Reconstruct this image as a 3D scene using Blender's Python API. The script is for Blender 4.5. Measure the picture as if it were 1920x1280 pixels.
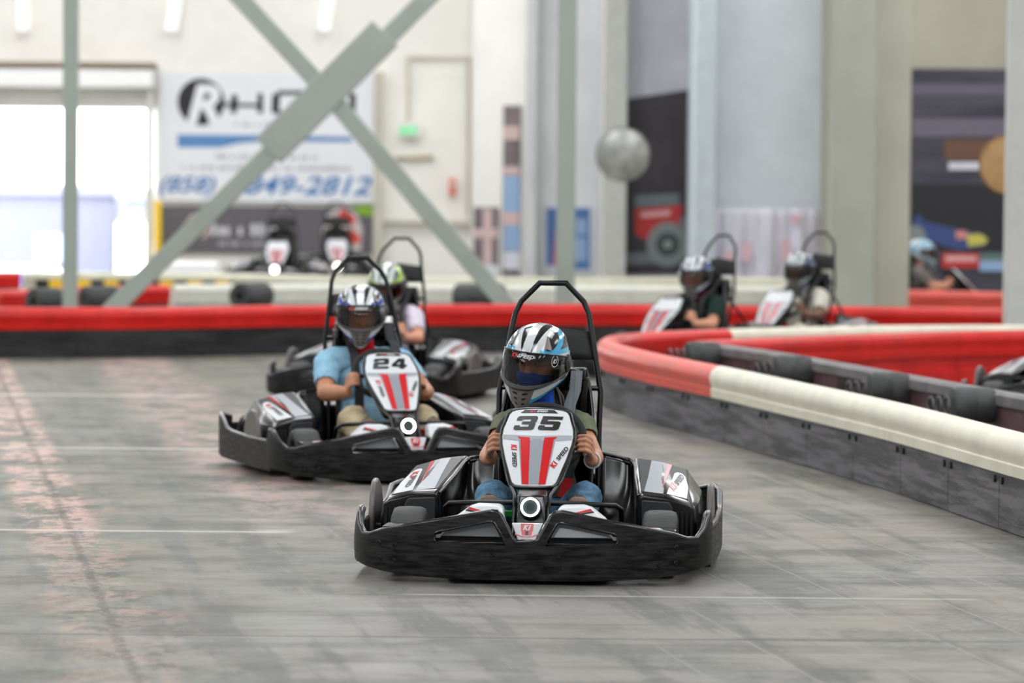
import bpy, bmesh, math, random
import numpy as np
from mathutils import Vector, Matrix, Euler
from mathutils import noise as mnoise
random.seed(7)
R = math.radians
scene = bpy.context.scene
for o in list(bpy.data.objects):
    bpy.data.objects.remove(o, do_unlink=True)
COL = scene.collection

# ------------------------------------------------------------------ camera
FOC = 7200.0                      # focal length in pixels of the 1920x1280 frame (135 mm)
CAM_H = 1.547
PITCH = math.atan(300.0 / FOC)
ROLL = R(0.5)
fw = np.array([0, math.cos(PITCH), -math.sin(PITCH)])
r0 = np.array([1.0, 0, 0]); u0 = np.cross(r0, fw)
cr = r0 * math.cos(ROLL) + u0 * math.sin(ROLL)
cu = -r0 * math.sin(ROLL) + u0 * math.cos(ROLL)
cam_d = bpy.data.cameras.new('camera'); cam = bpy.data.objects.new('camera', cam_d); COL.objects.link(cam)
cam.matrix_world = Matrix(((cr[0], cu[0], -fw[0], 0), (cr[1], cu[1], -fw[1], 0), (cr[2], cu[2], -fw[2], CAM_H), (0, 0, 0, 1)))
cam_d.sensor_width = 36.0; cam_d.lens = 135.0
cam_d.clip_start = 0.1; cam_d.clip_end = 400
cam_d.dof.use_dof = True; cam_d.dof.focus_distance = 15.35; cam_d.dof.aperture_fstop = 2.6; cam_d.dof.aperture_blades = 9
scene.camera = cam
scene.view_settings.view_transform = 'Standard'; scene.view_settings.look = 'None'
scene.view_settings.gamma = 1.0; scene.view_settings.use_curve_mapping = False
scene.view_settings.exposure = 0.42

# ------------------------------------------------------------------ daylight outside the roll-up door
world = bpy.data.worlds.new('daylight'); scene.world = world; world.use_nodes = True
bg = world.node_tree.nodes['Background']; bg.inputs[0].default_value = (0.90, 0.95, 1.0, 1); bg.inputs[1].default_value = 7.0
LAMP_STRENGTH = 5.2              # the ceiling skylight panels

def ray(px, py):
    d = fw * FOC + cr * (px - 960) + cu * (640 - py); return d / d[1]
def atd(px, py, Y):               # pixel direction at a known depth
    d = ray(px, py) * Y; return np.array([d[0], d[1], d[2] + CAM_H])
def gnd(px, py, z=0.0):           # pixel direction met with a level plane
    d = ray(px, py); t = (z - CAM_H) / d[2]; return np.array([d[0] * t, d[1] * t, z])

# ------------------------------------------------------------------ materials
def lin(c):
    return tuple(((v / 255 / 12.92) if v / 255 <= 0.04045 else ((v / 255 + 0.055) / 1.055) ** 2.4) for v in c)
MATS = {}
def mat(name, rgb, rough=0.5, metal=0.0, coat=0.0, var=0.0, vscale=6.0, vstretch=(1, 1, 1), rvar=0.0, bump=0.0, bscale=60.0, emit=0.0, spec=0.5, tight=0.12):
    """procedural principled material; rgb in sRGB 0-255"""
    if name in MATS: return MATS[name]
    m = bpy.data.materials.new(name); m.use_nodes = True; MATS[name] = m
    nt = m.node_tree; b = nt.nodes['Principled BSDF']
    c = lin(rgb)
    b.inputs['Base Color'].default_value = (*c, 1); b.inputs['Roughness'].default_value = rough; b.inputs['Metallic'].default_value = metal
    b.inputs['Coat Weight'].default_value = coat; b.inputs['Coat Roughness'].default_value = 0.06
    b.inputs['Specular IOR Level'].default_value = spec
    if emit:
        b.inputs['Emission Color'].default_value = (*c, 1); b.inputs['Emission Strength'].default_value = emit
    if var or rvar or bump:
        tc = nt.nodes.new('ShaderNodeTexCoord'); mp = nt.nodes.new('ShaderNodeMapping'); mp.inputs['Scale'].default_value = vstretch
        nt.links.new(tc.outputs['Object'], mp.inputs[0])
        n = nt.nodes.new('ShaderNodeTexNoise'); n.inputs['Scale'].default_value = vscale; n.inputs['Detail'].default_value = 6; n.inputs['Roughness'].default_value = 0.65
        nt.links.new(mp.outputs[0], n.inputs['Vector'])
        if var:
            rp = nt.nodes.new('ShaderNodeValToRGB')
            rp.color_ramp.elements[0].position = 0.5 - tight; rp.color_ramp.elements[1].position = 0.5 + tight
            lo = tuple(max(0, v * (1 - var)) for v in c); hi = tuple(min(1, v * (1 + var) + 0.03 * var) for v in c)
            rp.color_ramp.elements[0].color = (*lo, 1); rp.color_ramp.elements[1].color = (*hi, 1)
            nt.links.new(n.outputs['Fac'], rp.inputs[0]); nt.links.new(rp.outputs[0], b.inputs['Base Color'])
        if rvar:
            mr = nt.nodes.new('ShaderNodeMapRange'); mr.inputs[1].default_value = 0.3; mr.inputs[2].default_value = 0.7
            mr.inputs[3].default_value = max(0.03, rough - rvar); mr.inputs[4].default_value = min(1, rough + rvar)
            nt.links.new(n.outputs['Fac'], mr.inputs[0]); nt.links.new(mr.outputs[0], b.inputs['Roughness'])
        if bump:
            n2 = nt.nodes.new('ShaderNodeTexNoise'); n2.inputs['Scale'].default_value = bscale; n2.inputs['Detail'].default_value = 4
            nt.links.new(mp.outputs[0], n2.inputs['Vector'])
            bp = nt.nodes.new('ShaderNodeBump'); bp.inputs['Strength'].default_value = bump; bp.inputs['Distance'].default_value = 0.01
            nt.links.new(n2.outputs['Fac'], bp.inputs['Height']); nt.links.new(bp.outputs[0], b.inputs['Normal'])
    return m

# ------------------------------------------------------------------ mesh helpers
def link(name, me, m=None, parent=None, smooth=True, angle=40, bevel=0.0, bseg=2):
    o = bpy.data.objects.new(name, me); COL.objects.link(o)
    if m is not None and len(me.materials) == 0: me.materials.append(m)
    if smooth and len(me.polygons):
        me.polygons.foreach_set('use_smooth', [True] * len(me.polygons))
        try: me.set_sharp_from_angle(angle=R(angle))
        except Exception: pass
    if bevel:
        md = o.modifiers.new('bevel', 'BEVEL'); md.width = bevel; md.segments = bseg; md.limit_method = 'ANGLE'; md.angle_limit = R(35)
    if parent is not None: o.parent = parent
    me.update()
    return o
def tag(o, label=None, cat=None, group=None, kind=None):
    if label: o['label'] = label
    if cat: o['category'] = cat
    if group: o['group'] = group
    if kind: o['kind'] = kind
    return o
def empty(name, loc=(0, 0, 0), rz=0.0, parent=None):
    o = bpy.data.objects.new(name, None); COL.objects.link(o); o.location = loc; o.rotation_euler = (0, 0, rz)
    o.empty_display_size = 0.1
    if parent is not None: o.parent = parent
    return o
def copy_tree(o, parent=None):
    c = o.copy(); COL.objects.link(c); c.parent = parent
    for ch in o.children: copy_tree(ch, c)
    return c
class MB:
    def __init__(s): s.v = []; s.f = []
    def add(s, vs, fs):
        b = len(s.v); s.v += [tuple(map(float, p)) for p in vs]; s.f += [tuple(i + b for i in f) for f in fs]
    def box(s, c, d, M=None):
        x, y, z = d[0] / 2, d[1] / 2, d[2] / 2
        vs = [Vector(p) for p in ((-x, -y, -z), (x, -y, -z), (x, y, -z), (-x, y, -z), (-x, -y, z), (x, -y, z), (x, y, z), (-x, y, z))]
        if M is not None: vs = [M @ p for p in vs]
        s.add([p + Vector(c) for p in vs], [(0, 3, 2, 1), (4, 5, 6, 7), (0, 1, 5, 4), (1, 2, 6, 5), (2, 3, 7, 6), (3, 0, 4, 7)])
    def bounds(s, a, b):
        s.box([(p + q) / 2 for p, q in zip(a, b)], [abs(q - p) for p, q in zip(a, b)])
    def loft(s, rings, closed=True, cap=True):
        n = len(rings[0]); vs = [p for r in rings for p in r]; fs = []
        m = n if closed else n - 1
        for i in range(len(rings) - 1):
            for j in range(m):
                a = i * n + j; b = i * n + (j + 1) % n
                fs.append((a, b, b + n, a + n))
        if cap and closed:
            fs.append(tuple(range(n - 1, -1, -1))); k = (len(rings) - 1) * n; fs.append(tuple(k + j for j in range(n)))
        s.add(vs, fs)
    def tube(s, path, r, n=10, cap=True, closed=False):
        P = [Vector(p) for p in path]; N = len(P); rings = []
        rr = r if hasattr(r, '__len__') else [r] * N
        up = None
        for i in range(N):
            if closed: t = (P[(i + 1) % N] - P[i - 1])
            else: t = (P[min(i + 1, N - 1)] - P[max(i - 1, 0)])
            t.normalize()
            if up is None:
                up = Vector((0, 0, 1)) if abs(t.z) < 0.9 else Vector((0, 1, 0))
            a = t.cross(up); 
            if a.length < 1e-6: a = t.orthogonal()
            a.normalize(); up = a.cross(t).normalized()
            k = 1.0
            if 0 < i < N - 1 and not closed:
                c = (P[i] - P[i - 1]).normalized().dot((P[i + 1] - P[i]).normalized())
                k = 1.0 / max(0.6, math.sqrt(max(0.05, (1 + c) / 2)))
            rings.append([P[i] + a * (math.cos(2 * math.pi * j / n) * rr[i] * k) + up * (math.sin(2 * math.pi * j / n) * rr[i]) for j in range(n)])
        if closed: rings.append(rings[0])
        s.loft(rings, True, cap and not closed)
    def lathe(s, prof, n=24, M=None, closed_prof=False):
        """prof: (radius, height) ; axis local Z, M places it"""
        rings = []
        for j in range(n):
            a = 2 * math.pi * j / n
            rings.append([Vector((p[0] * math.cos(a), p[0] * math.sin(a), p[1])) for p in prof])
        if M is not None: rings = [[M @ p for p in r] for r in rings]
        rings.append(rings[0])
        s.loft(rings, closed_prof, False)
    def grid(s, fn, nu, nv):
        vs = [fn(i / nu, j / nv) for i in range(nu + 1) for j in range(nv + 1)]
        fs = [(i * (nv + 1) + j, (i + 1) * (nv + 1) + j, (i + 1) * (nv + 1) + j + 1, i * (nv + 1) + j + 1) for i in range(nu) for j in range(nv)]
        s.add(vs, fs)
    def prism(s, poly, fn, d0, d1):
        """poly 2-D outline ; fn(u,v,d) -> point"""
        n = len(poly)
        s.add([fn(u, v, d0) for u, v in poly] + [fn(u, v, d1) for u, v in poly],
              [tuple(range(n)), tuple(range(2 * n - 1, n - 1, -1))] + [(j, j + n, (j + 1) % n + n, (j + 1) % n) for j in range(n)])
    def mesh(s, name, merge=True):
        me = bpy.data.meshes.new(name); me.from_pydata(s.v, [], s.f); me.validate()
        bm = bmesh.new(); bm.from_mesh(me)
        if merge: bmesh.ops.remove_doubles(bm, verts=bm.verts, dist=1e-6)
        bmesh.ops.recalc_face_normals(bm, faces=bm.faces)
        bm.to_mesh(me); bm.free()
        return me
    def build(s, name, m, parent=None, **k):
        return link(name, s.mesh(name), m, parent, **k)
def flat_bm(loops, du=None, dv=None):
    """fill 2-D loops (first outline, others holes) and cut them into a grid so that the piece can bend"""
    bm = bmesh.new()
    for lp in loops:
        vs = [bm.verts.new((p[0], p[1], 0)) for p in lp]
        for i in range(len(vs)): bm.edges.new((vs[i], vs[(i + 1) % len(vs)]))
    bmesh.ops.triangle_fill(bm, use_beauty=True, use_dissolve=False, edges=bm.edges[:], normal=(0, 0, 1))
    cut_bm(bm, du, dv)
    return bm
def cut_bm(bm, du, dv):
    xs = [v.co.x for v in bm.verts]; ys = [v.co.y for v in bm.verts]
    if not xs: return
    for d, lo, hi, ax in ((du, min(xs), max(xs), 0), (dv, min(ys), max(ys), 1)):
        if not d: continue
        n = math.floor((hi - lo) / d)
        for i in range(1, n + 1):
            co = [0, 0, 0]; no = [0, 0, 0]; co[ax] = lo + i * (hi - lo) / (n + 1); no[ax] = 1
            bmesh.ops.bisect_plane(bm, geom=bm.verts[:] + bm.edges[:] + bm.faces[:], dist=1e-6, plane_co=co, plane_no=no)
def sheet_mesh(name, loops, fn, thick, du=None, dv=None):
    """a bent plate: fn(u, v, depth) -> point, with real thickness and side walls"""
    bm = flat_bm(loops, du, dv); bm.verts.ensure_lookup_table(); bm.verts.index_update()
    V = [(v.co.x, v.co.y) for v in bm.verts]; n = len(V)
    F = []
    for f in bm.faces:
        idx = [v.index for v in f.verts]
        if f.normal.z < 0: idx.reverse()
        F.append(idx)
    B = []
    from collections import Counter
    cnt = {}
    for idx in F:
        for i in range(len(idx)):
            e = (idx[i], idx[(i + 1) % len(idx)]); cnt[e] = 1
    for (a, b) in list(cnt):
        if (b, a) not in cnt: B.append((a, b))
    bm.free()
    vs = [fn(u, v, 0.0) for u, v in V]; fs = [tuple(f) for f in F]
    if thick:
        vs += [fn(u, v, thick) for u, v in V]
        fs += [tuple(i + n for i in reversed(f)) for f in F]
        fs += [(b, a, a + n, b + n) for a, b in B]
    me = bpy.data.meshes.new(name); me.from_pydata([tuple(map(float, p)) for p in vs], [], fs)
    bm = bmesh.new(); bm.from_mesh(me); bmesh.ops.recalc_face_normals(bm, faces=bm.faces) if thick else None
    bm.to_mesh(me); bm.free()
    return me
def decal(name, loops_list, fn, m, parent, du=0.03, dv=0.03):
    """flat print that follows a surface: one or more 2-D shapes mapped by fn(u, v)"""
    V = []; F = []
    for loops in loops_list:
        bm = flat_bm(loops, du, dv); bm.verts.index_update(); b = len(V)
        V += [tuple(map(float, fn(v.co.x, v.co.y))) for v in bm.verts]
        for f in bm.faces: F.append(tuple(v.index + b for v in f.verts))
        bm.free()
    me = bpy.data.meshes.new(name); me.from_pydata(V, [], F)
    return link(name, me, m, parent, angle=60)
TXT = {}
def text_bm(s, bold=0.0, shear=0.0):
    key = (s, bold, shear)
    if key not in TXT:
        cu_ = bpy.data.curves.new('txt', 'FONT'); cu_.body = s; cu_.size = 1.0; cu_.offset = bold; cu_.shear = shear; cu_.resolution_u = 3
        ob = bpy.data.objects.new('txt', cu_); COL.objects.link(ob)
        bpy.context.view_layer.update()
        me = bpy.data.meshes.new_from_object(ob.evaluated_get(bpy.context.evaluated_depsgraph_get()))
        V = np.array([v.co[:2] for v in me.vertices]); F = [tuple(p.vertices) for p in me.polygons]
        bpy.data.objects.remove(ob, do_unlink=True); bpy.data.curves.remove(cu_); bpy.data.meshes.remove(me)
        lo = V.min(0); hi = V.max(0); V = (V - lo) / (hi - lo)
        TXT[key] = (V, F)
    return TXT[key]
def text_decal(name, s, u0_, v0_, w, h, fn, m, parent, rot=0.0, bold=0.0, shear=0.0, du=None, dv=None):
    """lettering w wide and h tall with its centre at u0,v0, turned by rot, laid on fn(u, v)"""
    V, F = text_bm(s, bold, shear)
    a = (V - 0.5) * np.array([w, h]); c, sn = math.cos(rot), math.sin(rot)
    P = [(u0_ + p[0] * c - p[1] * sn, v0_ + p[0] * sn + p[1] * c) for p in a]
    bm = bmesh.new(); vs = [bm.verts.new((p[0], p[1], 0)) for p in P]
    for f in F:
        try: bm.faces.new([vs[i] for i in f])
        except ValueError: pass
    if du or dv: cut_bm(bm, du, dv)
    bm.verts.index_update()
    V3 = [tuple(map(float, fn(v.co.x, v.co.y))) for v in bm.verts]; F3 = [tuple(v.index for v in f.verts) for f in bm.faces]
    bm.free()
    me = bpy.data.meshes.new(name); me.from_pydata(V3, [], F3)
    return link(name, me, m, parent, smooth=False)
def catmull(pts, step):
    P = [np.array(p, float) for p in pts]; P = [2 * P[0] - P[1]] + P + [2 * P[-1] - P[-2]]
    out = []
    for i in range(1, len(P) - 2):
        for k in range(24):
            t = k / 24
            out.append(0.5 * ((2 * P[i]) + (-P[i - 1] + P[i + 1]) * t + (2 * P[i - 1] - 5 * P[i] + 4 * P[i + 1] - P[i + 2]) * t * t + (-P[i - 1] + 3 * P[i] - 3 * P[i + 1] + P[i + 2]) * t ** 3))
    out.append(P[-2]); out = np.array(out)
    d = np.r_[0, np.cumsum(np.linalg.norm(np.diff(out, axis=0), axis=1))]
    return Path(out, d)
class Path:
    def __init__(s, pts, d): s.p = pts; s.d = d; s.L = d[-1]
    def at(s, t): return np.array([np.interp(t, s.d, s.p[:, k]) for k in range(s.p.shape[1])])
    def frame(s, t, e=0.02):
        a = s.at(max(0, t - e)); b = s.at(min(s.L, t + e)); q = (b - a) / np.linalg.norm(b - a)
        return s.at(t), np.array([q[1], -q[0]])      # point, right-hand normal
# ------------------------------------------------------------------ the hall
def floor_material():
    m = bpy.data.materials.new('worn_concrete'); m.use_nodes = True; nt = m.node_tree; b = nt.nodes['Principled BSDF']; L = nt.links.new
    geo = nt.nodes.new('ShaderNodeNewGeometry'); sp = nt.nodes.new('ShaderNodeSeparateXYZ'); L(geo.outputs['Position'], sp.inputs[0])
    X, Y = sp.outputs[0], sp.outputs[1]
    def M(op, a, b_=None, c=None, clamp=False):
        n = nt.nodes.new('ShaderNodeMath'); n.operation = op; n.use_clamp = clamp
        for i, v in enumerate((a, b_, c)):
            if v is None: continue
            if isinstance(v, (int, float)): n.inputs[i].default_value = v
            else: L(v, n.inputs[i])
        return n.outputs[0]
    def noise(scale, detail=5, rough=0.6, stretch=None, rot=0.0, dist=0.0):
        mp = nt.nodes.new('ShaderNodeMapping'); L(geo.outputs['Position'], mp.inputs[0])
        mp.inputs['Rotation'].default_value = (0, 0, rot)
        if stretch: mp.inputs['Scale'].default_value = stretch
        n = nt.nodes.new('ShaderNodeTexNoise'); n.inputs['Scale'].default_value = scale; n.inputs['Detail'].default_value = detail; n.inputs['Roughness'].default_value = rough; n.inputs['Distortion'].default_value = dist
        L(mp.outputs[0], n.inputs['Vector']); return n.outputs['Fac']
    def rng(v, a, b_, c=0.0, d=1.0, smooth=True):
        n = nt.nodes.new('ShaderNodeMapRange'); n.interpolation_type = 'SMOOTHSTEP' if smooth else 'LINEAR'
        L(v, n.inputs[0]); n.inputs[1].default_value = a; n.inputs[2].default_value = b_; n.inputs[3].default_value = c; n.inputs[4].default_value = d; return n.outputs[0]
    def mix(f, c1, c2):
        n = nt.nodes.new('ShaderNodeMix'); n.data_type = 'RGBA'
        if isinstance(f, (int, float)): n.inputs[0].default_value = f
        else: L(f, n.inputs[0])
        for i, c in ((6, c1), (7, c2)):
            if isinstance(c, tuple): n.inputs[i].default_value = (*lin(c), 1)
            else: L(c, n.inputs[i])
        return n.outputs[2]
    q = M('ADD', X, M('MULTIPLY', Y, 0.157))                     # across the paint bands and seams
    big = noise(0.55, 4, 0.55); mid = noise(2.2, 6, 0.65); fine = noise(28, 4, 0.7)
    col = mix(rng(big, 0.40, 0.60), (116, 113, 105), (129, 126, 121))
    col = mix(M('MULTIPLY', rng(X, -0.4, -1.6), 0.85), col, (110, 109, 93))      # the olive coat on the left
    col = mix(M('MULTIPLY', rng(mid, 0.50, 0.66), 0.55), col, (93, 91, 87))
    col = mix(M('MULTIPLY', M('MULTIPLY', rng(X, -0.3, 1.0), rng(big, 0.56, 0.44)), 0.6), col, (140, 131, 116))
    # rubber laid down by tyres: long soft streaks
    qv = nt.nodes.new('ShaderNodeCombineXYZ'); L(M('MULTIPLY', q, 5.0), qv.inputs[0]); L(M('MULTIPLY', Y, 0.42), qv.inputs[1])
    n1 = nt.nodes.new('ShaderNodeTexNoise'); n1.inputs['Scale'].default_value = 1.0; n1.inputs['Detail'].default_value = 6; n1.inputs['Roughness'].default_value = 0.62; L(qv.outputs[0], n1.inputs['Vector']); st1 = n1.outputs['Fac']; st2 = noise(1.0, 5, 0.6, (0.35, 3.2, 1), R(4))
    col = mix(M('MULTIPLY', rng(st1, 0.49, 0.60), 0.85), col, (91, 90, 85))
    col = mix(M('MULTIPLY', rng(st2, 0.51, 0.60), 0.6), col, (90, 89, 85))
    col = mix(M('MULTIPLY', rng(st2, 0.46, 0.34), 0.32), col, (134, 131, 128))
    blot = noise(1.3, 3, 0.5, (1.0, 0.55, 1), R(-35), 0.6)
    col = mix(M('MULTIPLY', rng(blot, 0.55, 0.61), M('MULTIPLY', rng(fine, 0.3, 0.7), 0.75)), col, (80, 82, 78))
    # faint pale seams running the way of the barrier
    sm = M('ABSOLUTE', M('SUBTRACT', M('FRACT', M('DIVIDE', M('ADD', q, M('MULTIPLY', mid, 0.02)), 0.335)), 0.5))
    seam = M('MULTIPLY', rng(sm, 0.022, 0.008), M('MULTIPLY', rng(X, -0.2, 0.9), rng(mid, 0.32, 0.5)))
    col = mix(M('MULTIPLY', seam, 0.9), col, (134, 131, 126))
    # worn red-pink paint band on the left, and a fainter one
    edge = noise(3.0, 6, 0.75, (1.3, 0.7, 1), 0.0)
    b1 = M('ABSOLUTE', M('SUBTRACT', q, M('ADD', 0.70, M('MULTIPLY', edge, -0.06))))
    wear = M('MULTIPLY', rng(edge, 0.44, 0.53), rng(noise(9, 5, 0.8, (1.2, 0.8, 1)), 0.40, 0.52))
    far = rng(Y, 14.5, 18.5, 0.22, 1.0)
    band = M('MULTIPLY', rng(b1, 0.20, 0.12), M('MULTIPLY', wear, far))
    b2 = M('ABSOLUTE', M('SUBTRACT', q, 1.86)); band2 = M('MULTIPLY', rng(b2, 0.50, 0.2), M('MULTIPLY', rng(edge, 0.42, 0.56), M('MULTIPLY', rng(Y, 15.5, 20.0), 0.65)))
    b3 = M('MULTIPLY', rng(M('ABSOLUTE', M('SUBTRACT', q, 0.72)), 0.42, 0.1), M('MULTIPLY', rng(edge, 0.50, 0.60), M('MULTIPLY', rng(Y, 24.0, 18.0), 0.55)))
    col = mix(M('MULTIPLY', band, 0.85), col, (206, 168, 154)); col = mix(band2, col, (182, 154, 147)); col = mix(b3, col, (164, 132, 121))
    # ragged crack along the band
    crk = M('ABSOLUTE', M('SUBTRACT', q, M('ADD', 0.655, M('MULTIPLY', noise(5, 6, 0.8), 0.10))))
    col = mix(M('MULTIPLY', rng(crk, 0.030, 0.006), M('MULTIPLY', rng(fine, 0.3, 0.62), 0.8)), col, (59, 52, 47))
    blk = M('MULTIPLY', rng(M('ABSOLUTE', M('SUBTRACT', q, 0.72)), 0.32, 0.05), M('MULTIPLY', rng(noise(6, 5, 0.75, (1.0, 0.7, 1)), 0.53, 0.60), rng(Y, 17.5, 14.0)))
    col = mix(M('MULTIPLY', blk, 0.75), col, (62, 58, 55))
    # painted lines and saw-cut joints across the hall
    def line(y0, hw, x0, x1, c, k):
        nonlocal col
        d = M('ABSOLUTE', M('SUBTRACT', Y, M('ADD', y0, M('MULTIPLY', mid, 0.03))))
        f = M('MULTIPLY', rng(d, hw * 1.5, hw * 0.6), M('MULTIPLY', rng(X, x0 - 0.06, x0 + 0.06), rng(X, x1 + 0.06, x1 - 0.06)))
        f = M('MULTIPLY', M('MULTIPLY', f, rng(fine, 0.25, 0.5, 0.35, 1.0)), k); col = mix(f, col, c)
    line(16.80, 0.030, -9, -0.98, (196, 190, 180), 0.7); line(16.84, 0.075, -1.12, -0.97, (169, 168, 161), 0.7)
    line(21.95, 0.05, -9, -1.15, (206, 198, 190), 0.75); line(20.55, 0.05, -9, -1.5, (137, 126, 119), 0.55); line(27.3, 0.09, -9, -2.2, (196, 190, 184), 0.7)
    line(14.30, 0.020, -0.4, 1.75, (164, 166, 162), 0.7); line(14.40, 0.05, 1.5, 1.78, (91, 96, 93), 0.6)
    line(12.96, 0.014, -9, 9, (66, 62, 58), 0.9); line(12.99, 0.03, 0.75, 3, (79, 81, 78), 0.6)
    L(col, b.inputs['Base Color'])
    ro = rng(mid, 0.3, 0.7, 0.46, 0.66); L(ro, b.inputs['Roughness'])
    b.inputs['Specular IOR Level'].default_value = 0.35
    bp = nt.nodes.new('ShaderNodeBump'); bp.inputs['Strength'].default_value = 0.25; bp.inputs['Distance'].default_value = 0.004; L(fine, bp.inputs['Height']); L(bp.outputs[0], b.inputs['Normal'])
    return m
BACK = 54.0; XL, XR = -15.0, 13.0; CEIL = 7.0
mb = MB(); mb.bounds((XL, -8, -0.3), (XR, BACK, 0.0)); tag(mb.build('floor', floor_material(), smooth=False), kind='structure')
WALL = mat('painted_wall_warm', (244, 241, 234), 0.75, var=0.05, vscale=0.6, bump=0.05, bscale=30)
WALLW = mat('painted_wall_white', (228, 230, 232), 0.75, var=0.06, vscale=0.8)
WALLG = mat('painted_wall_grey', (206, 207, 208), 0.8, var=0.08, vscale=0.9)
PIL = mat('painted_pillar_beige', (196, 193, 176), 0.75, var=0.06, vscale=1.2)
PILB = mat('painted_pillar_bluegrey', (196, 206, 212), 0.7, var=0.05)
STEEL = mat('pale_green_steel_paint', (164, 176, 166), 0.5, var=0.04, vscale=2.0)
mb = MB(); mb.bounds((XL - 0.3, -8, CEIL), (XR + 0.3, BACK + 0.3, CEIL + 0.2)); tag(mb.build('ceiling', mat('ceiling_white', (235, 235, 232), 0.8), smooth=False), kind='structure')
mb = MB(); mb.bounds((XL - 0.3, -8.3, 0), (XR + 0.3, -8, CEIL)); tag(mb.build('wall_front', WALLW, smooth=False), kind='structure')
mb = MB(); mb.bounds((XL - 0.3, -8, 0), (XL, BACK + 0.3, CEIL)); tag(mb.build('wall_left', WALLW, smooth=False), kind='structure')
mb = MB(); mb.bounds((XR, -8, 0), (XR + 0.3, BACK + 0.3, CEIL)); tag(mb.build('wall_right', WALLW, smooth=False), kind='structure')
# back wall with the dock door opening
dr = atd(290, 205, BACK); DXR = dr[0]; DZT = dr[2]; DXL = -9.6
mb = MB()
mb.bounds((DXR, BACK, -1.6), (0.2, BACK + 0.3, CEIL)); mb.bounds((XL - 0.3, BACK, -1.6), (DXL, BACK + 0.3, CEIL)); mb.bounds((DXL, BACK, DZT), (DXR, BACK + 0.3, CEIL))
mb.bounds((0.2, BACK, 0), (XR + 0.3, BACK + 0.3, CEIL)); mb.bounds((DXL, BACK, -1.6), (DXR, BACK + 0.3, 0.0))
tag(mb.build('wall_back', WALL, smooth=False), kind='structure')
# skylight panels in the ceiling: the hall's own light, plus an added rear row
lamp_m = mat('skylight_diffuser', (250, 252, 255), 0.5, emit=LAMP_STRENGTH)
fr_m = mat('skylight_frame', (225, 225, 222), 0.5)
mbf = MB()
for sx in (-1, 1): mbf.box((sx * 1.03, 0, 0.0), (0.06, 4.62, 0.10))
for sy in (-1, 1): mbf.box((0, sy * 2.28, 0.0), (2.0, 0.06, 0.10))
me_f = mbf.mesh('frame'); me_f.materials.append(fr_m)
mbd = MB(); mbd.box((0, 0, 0.02), (2.0, 4.5, 0.02)); me_d = mbd.mesh('diffuser'); me_d.materials.append(lamp_m)
for ix in range(9):
    for iy in range(7):
        if ix > 4: continue
        e = empty('skylight_panel', (-11.5 + ix * 5.2 if ix < 5 else -8.9 + (ix - 5) * 5.2, 1.2 + iy * 8.4 if iy < 6 else 49.2, CEIL - 0.05))  # rearmost row is extra, added only to brighten the back wall
        tag(e, 'long white skylight panel set in the white ceiling', 'skylight', 'skylight panels in the ceiling')
        link('frame', me_f, None, e, smooth=False); link('diffuser', me_d, None, e, smooth=False)

# ------------------------------------------------------------------ roll-up door, what lies outside
SHUT = mat('shutter_grey', (205, 205, 198), 0.5, var=0.05); HOOD = mat('shutter_hood_white', (250, 250, 248), 0.45)
e = empty('roll_up_door', ((DXL + DXR) / 2, BACK - 0.2, DZT)); tag(e, 'half raised white roll-up shutter over the bright dock opening', 'door')
w = DXR - DXL
mb = MB(); z1 = atd(200, 165, BACK)[2] - DZT; z2 = atd(200, 132, BACK)[2] - DZT; z3 = atd(200, 120, BACK)[2] - DZT
mb.box((0, 0, (z1 + z2) / 2), (w + 0.02, 0.38, z2 - z1)); mb.build('hood', HOOD, e, bevel=0.03)
mb = MB(); mb.box((0, 0.02, z3 - 0.02), (w + 0.05, 0.36, 0.07)); mb.build('hood_rail', mat('rail_brown', (150, 130, 110), 0.6), e)
for k in range(4):
    mb = MB(); hh = z1 / 4; mb.box((0, 0.08, hh * (k + 0.5)), (w, 0.05, hh * 0.9)); mb.build('slat', SHUT, e, bevel=0.01)
for sx in (-1, 1):
    mb = MB(); mb.box((sx * (w / 2 - 0.05), 0.05, -DZT / 2), (0.10, 0.18, DZT + z1 * 2)); mb.build('guide_track', SHUT, e)
c = atd(296, 432, BACK - 0.5); zt = atd(296, 376, BACK - 0.5)[2]
mb = MB(); mb.bounds((c[0] - 0.045, c[1] - 0.09, 0), (c[0] + 0.045, c[1] + 0.09, zt)); tag(mb.build('door_post', mat('safety_yellow', (255, 205, 0), 0.5, var=0.05), bevel=0.015), 'bright yellow guard post beside the dock door', 'post')
mb = MB(); mb.bounds((-60, BACK + 0.3, -1.8), (20, 140, -1.6)); tag(mb.build('yard_ground', mat('yard_concrete', (205, 203, 200), 0.8, var=0.1), smooth=False), kind='structure')
def far_building(x0, x1, y, z0, z1, rgb, label, seed):
    e = empty('far_building', ((x0 + x1) / 2, y, z0)); tag(e, label, 'building')
    w = x1 - x0; h = z1 - z0
    mb = MB(); mb.bounds((-w / 2, 0, 0), (w / 2, 5, h)); mb.build('wall', mat('far_wall_%d' % seed, rgb, 0.8, var=0.05), e, smooth=False)
    mb = MB(); mb.bounds((-w / 2 - 0.2, -0.2, h), (w / 2 + 0.2, 5.2, h + 0.25)); mb.build('parapet', mat('far_parapet_%d' % seed, tuple(min(255, v + 15) for v in rgb), 0.8), e, smooth=False)
    n = max(1, int(w / 2.2))
    for i in range(n):
        x = -w / 2 + (i + 0.5) * w / n
        mb = MB(); mb.bounds((x - 0.5, -0.04, h * 0.35), (x + 0.5, 0.02, h * 0.62)); mb.build('window', mat('far_glass', (150, 165, 190), 0.2), e, smooth=False)
far_building(-16.5, -10.4, 100, -1.6, 1.1, (106, 106, 122), 'pale lilac low building seen far beyond the dock door', 1)
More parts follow.
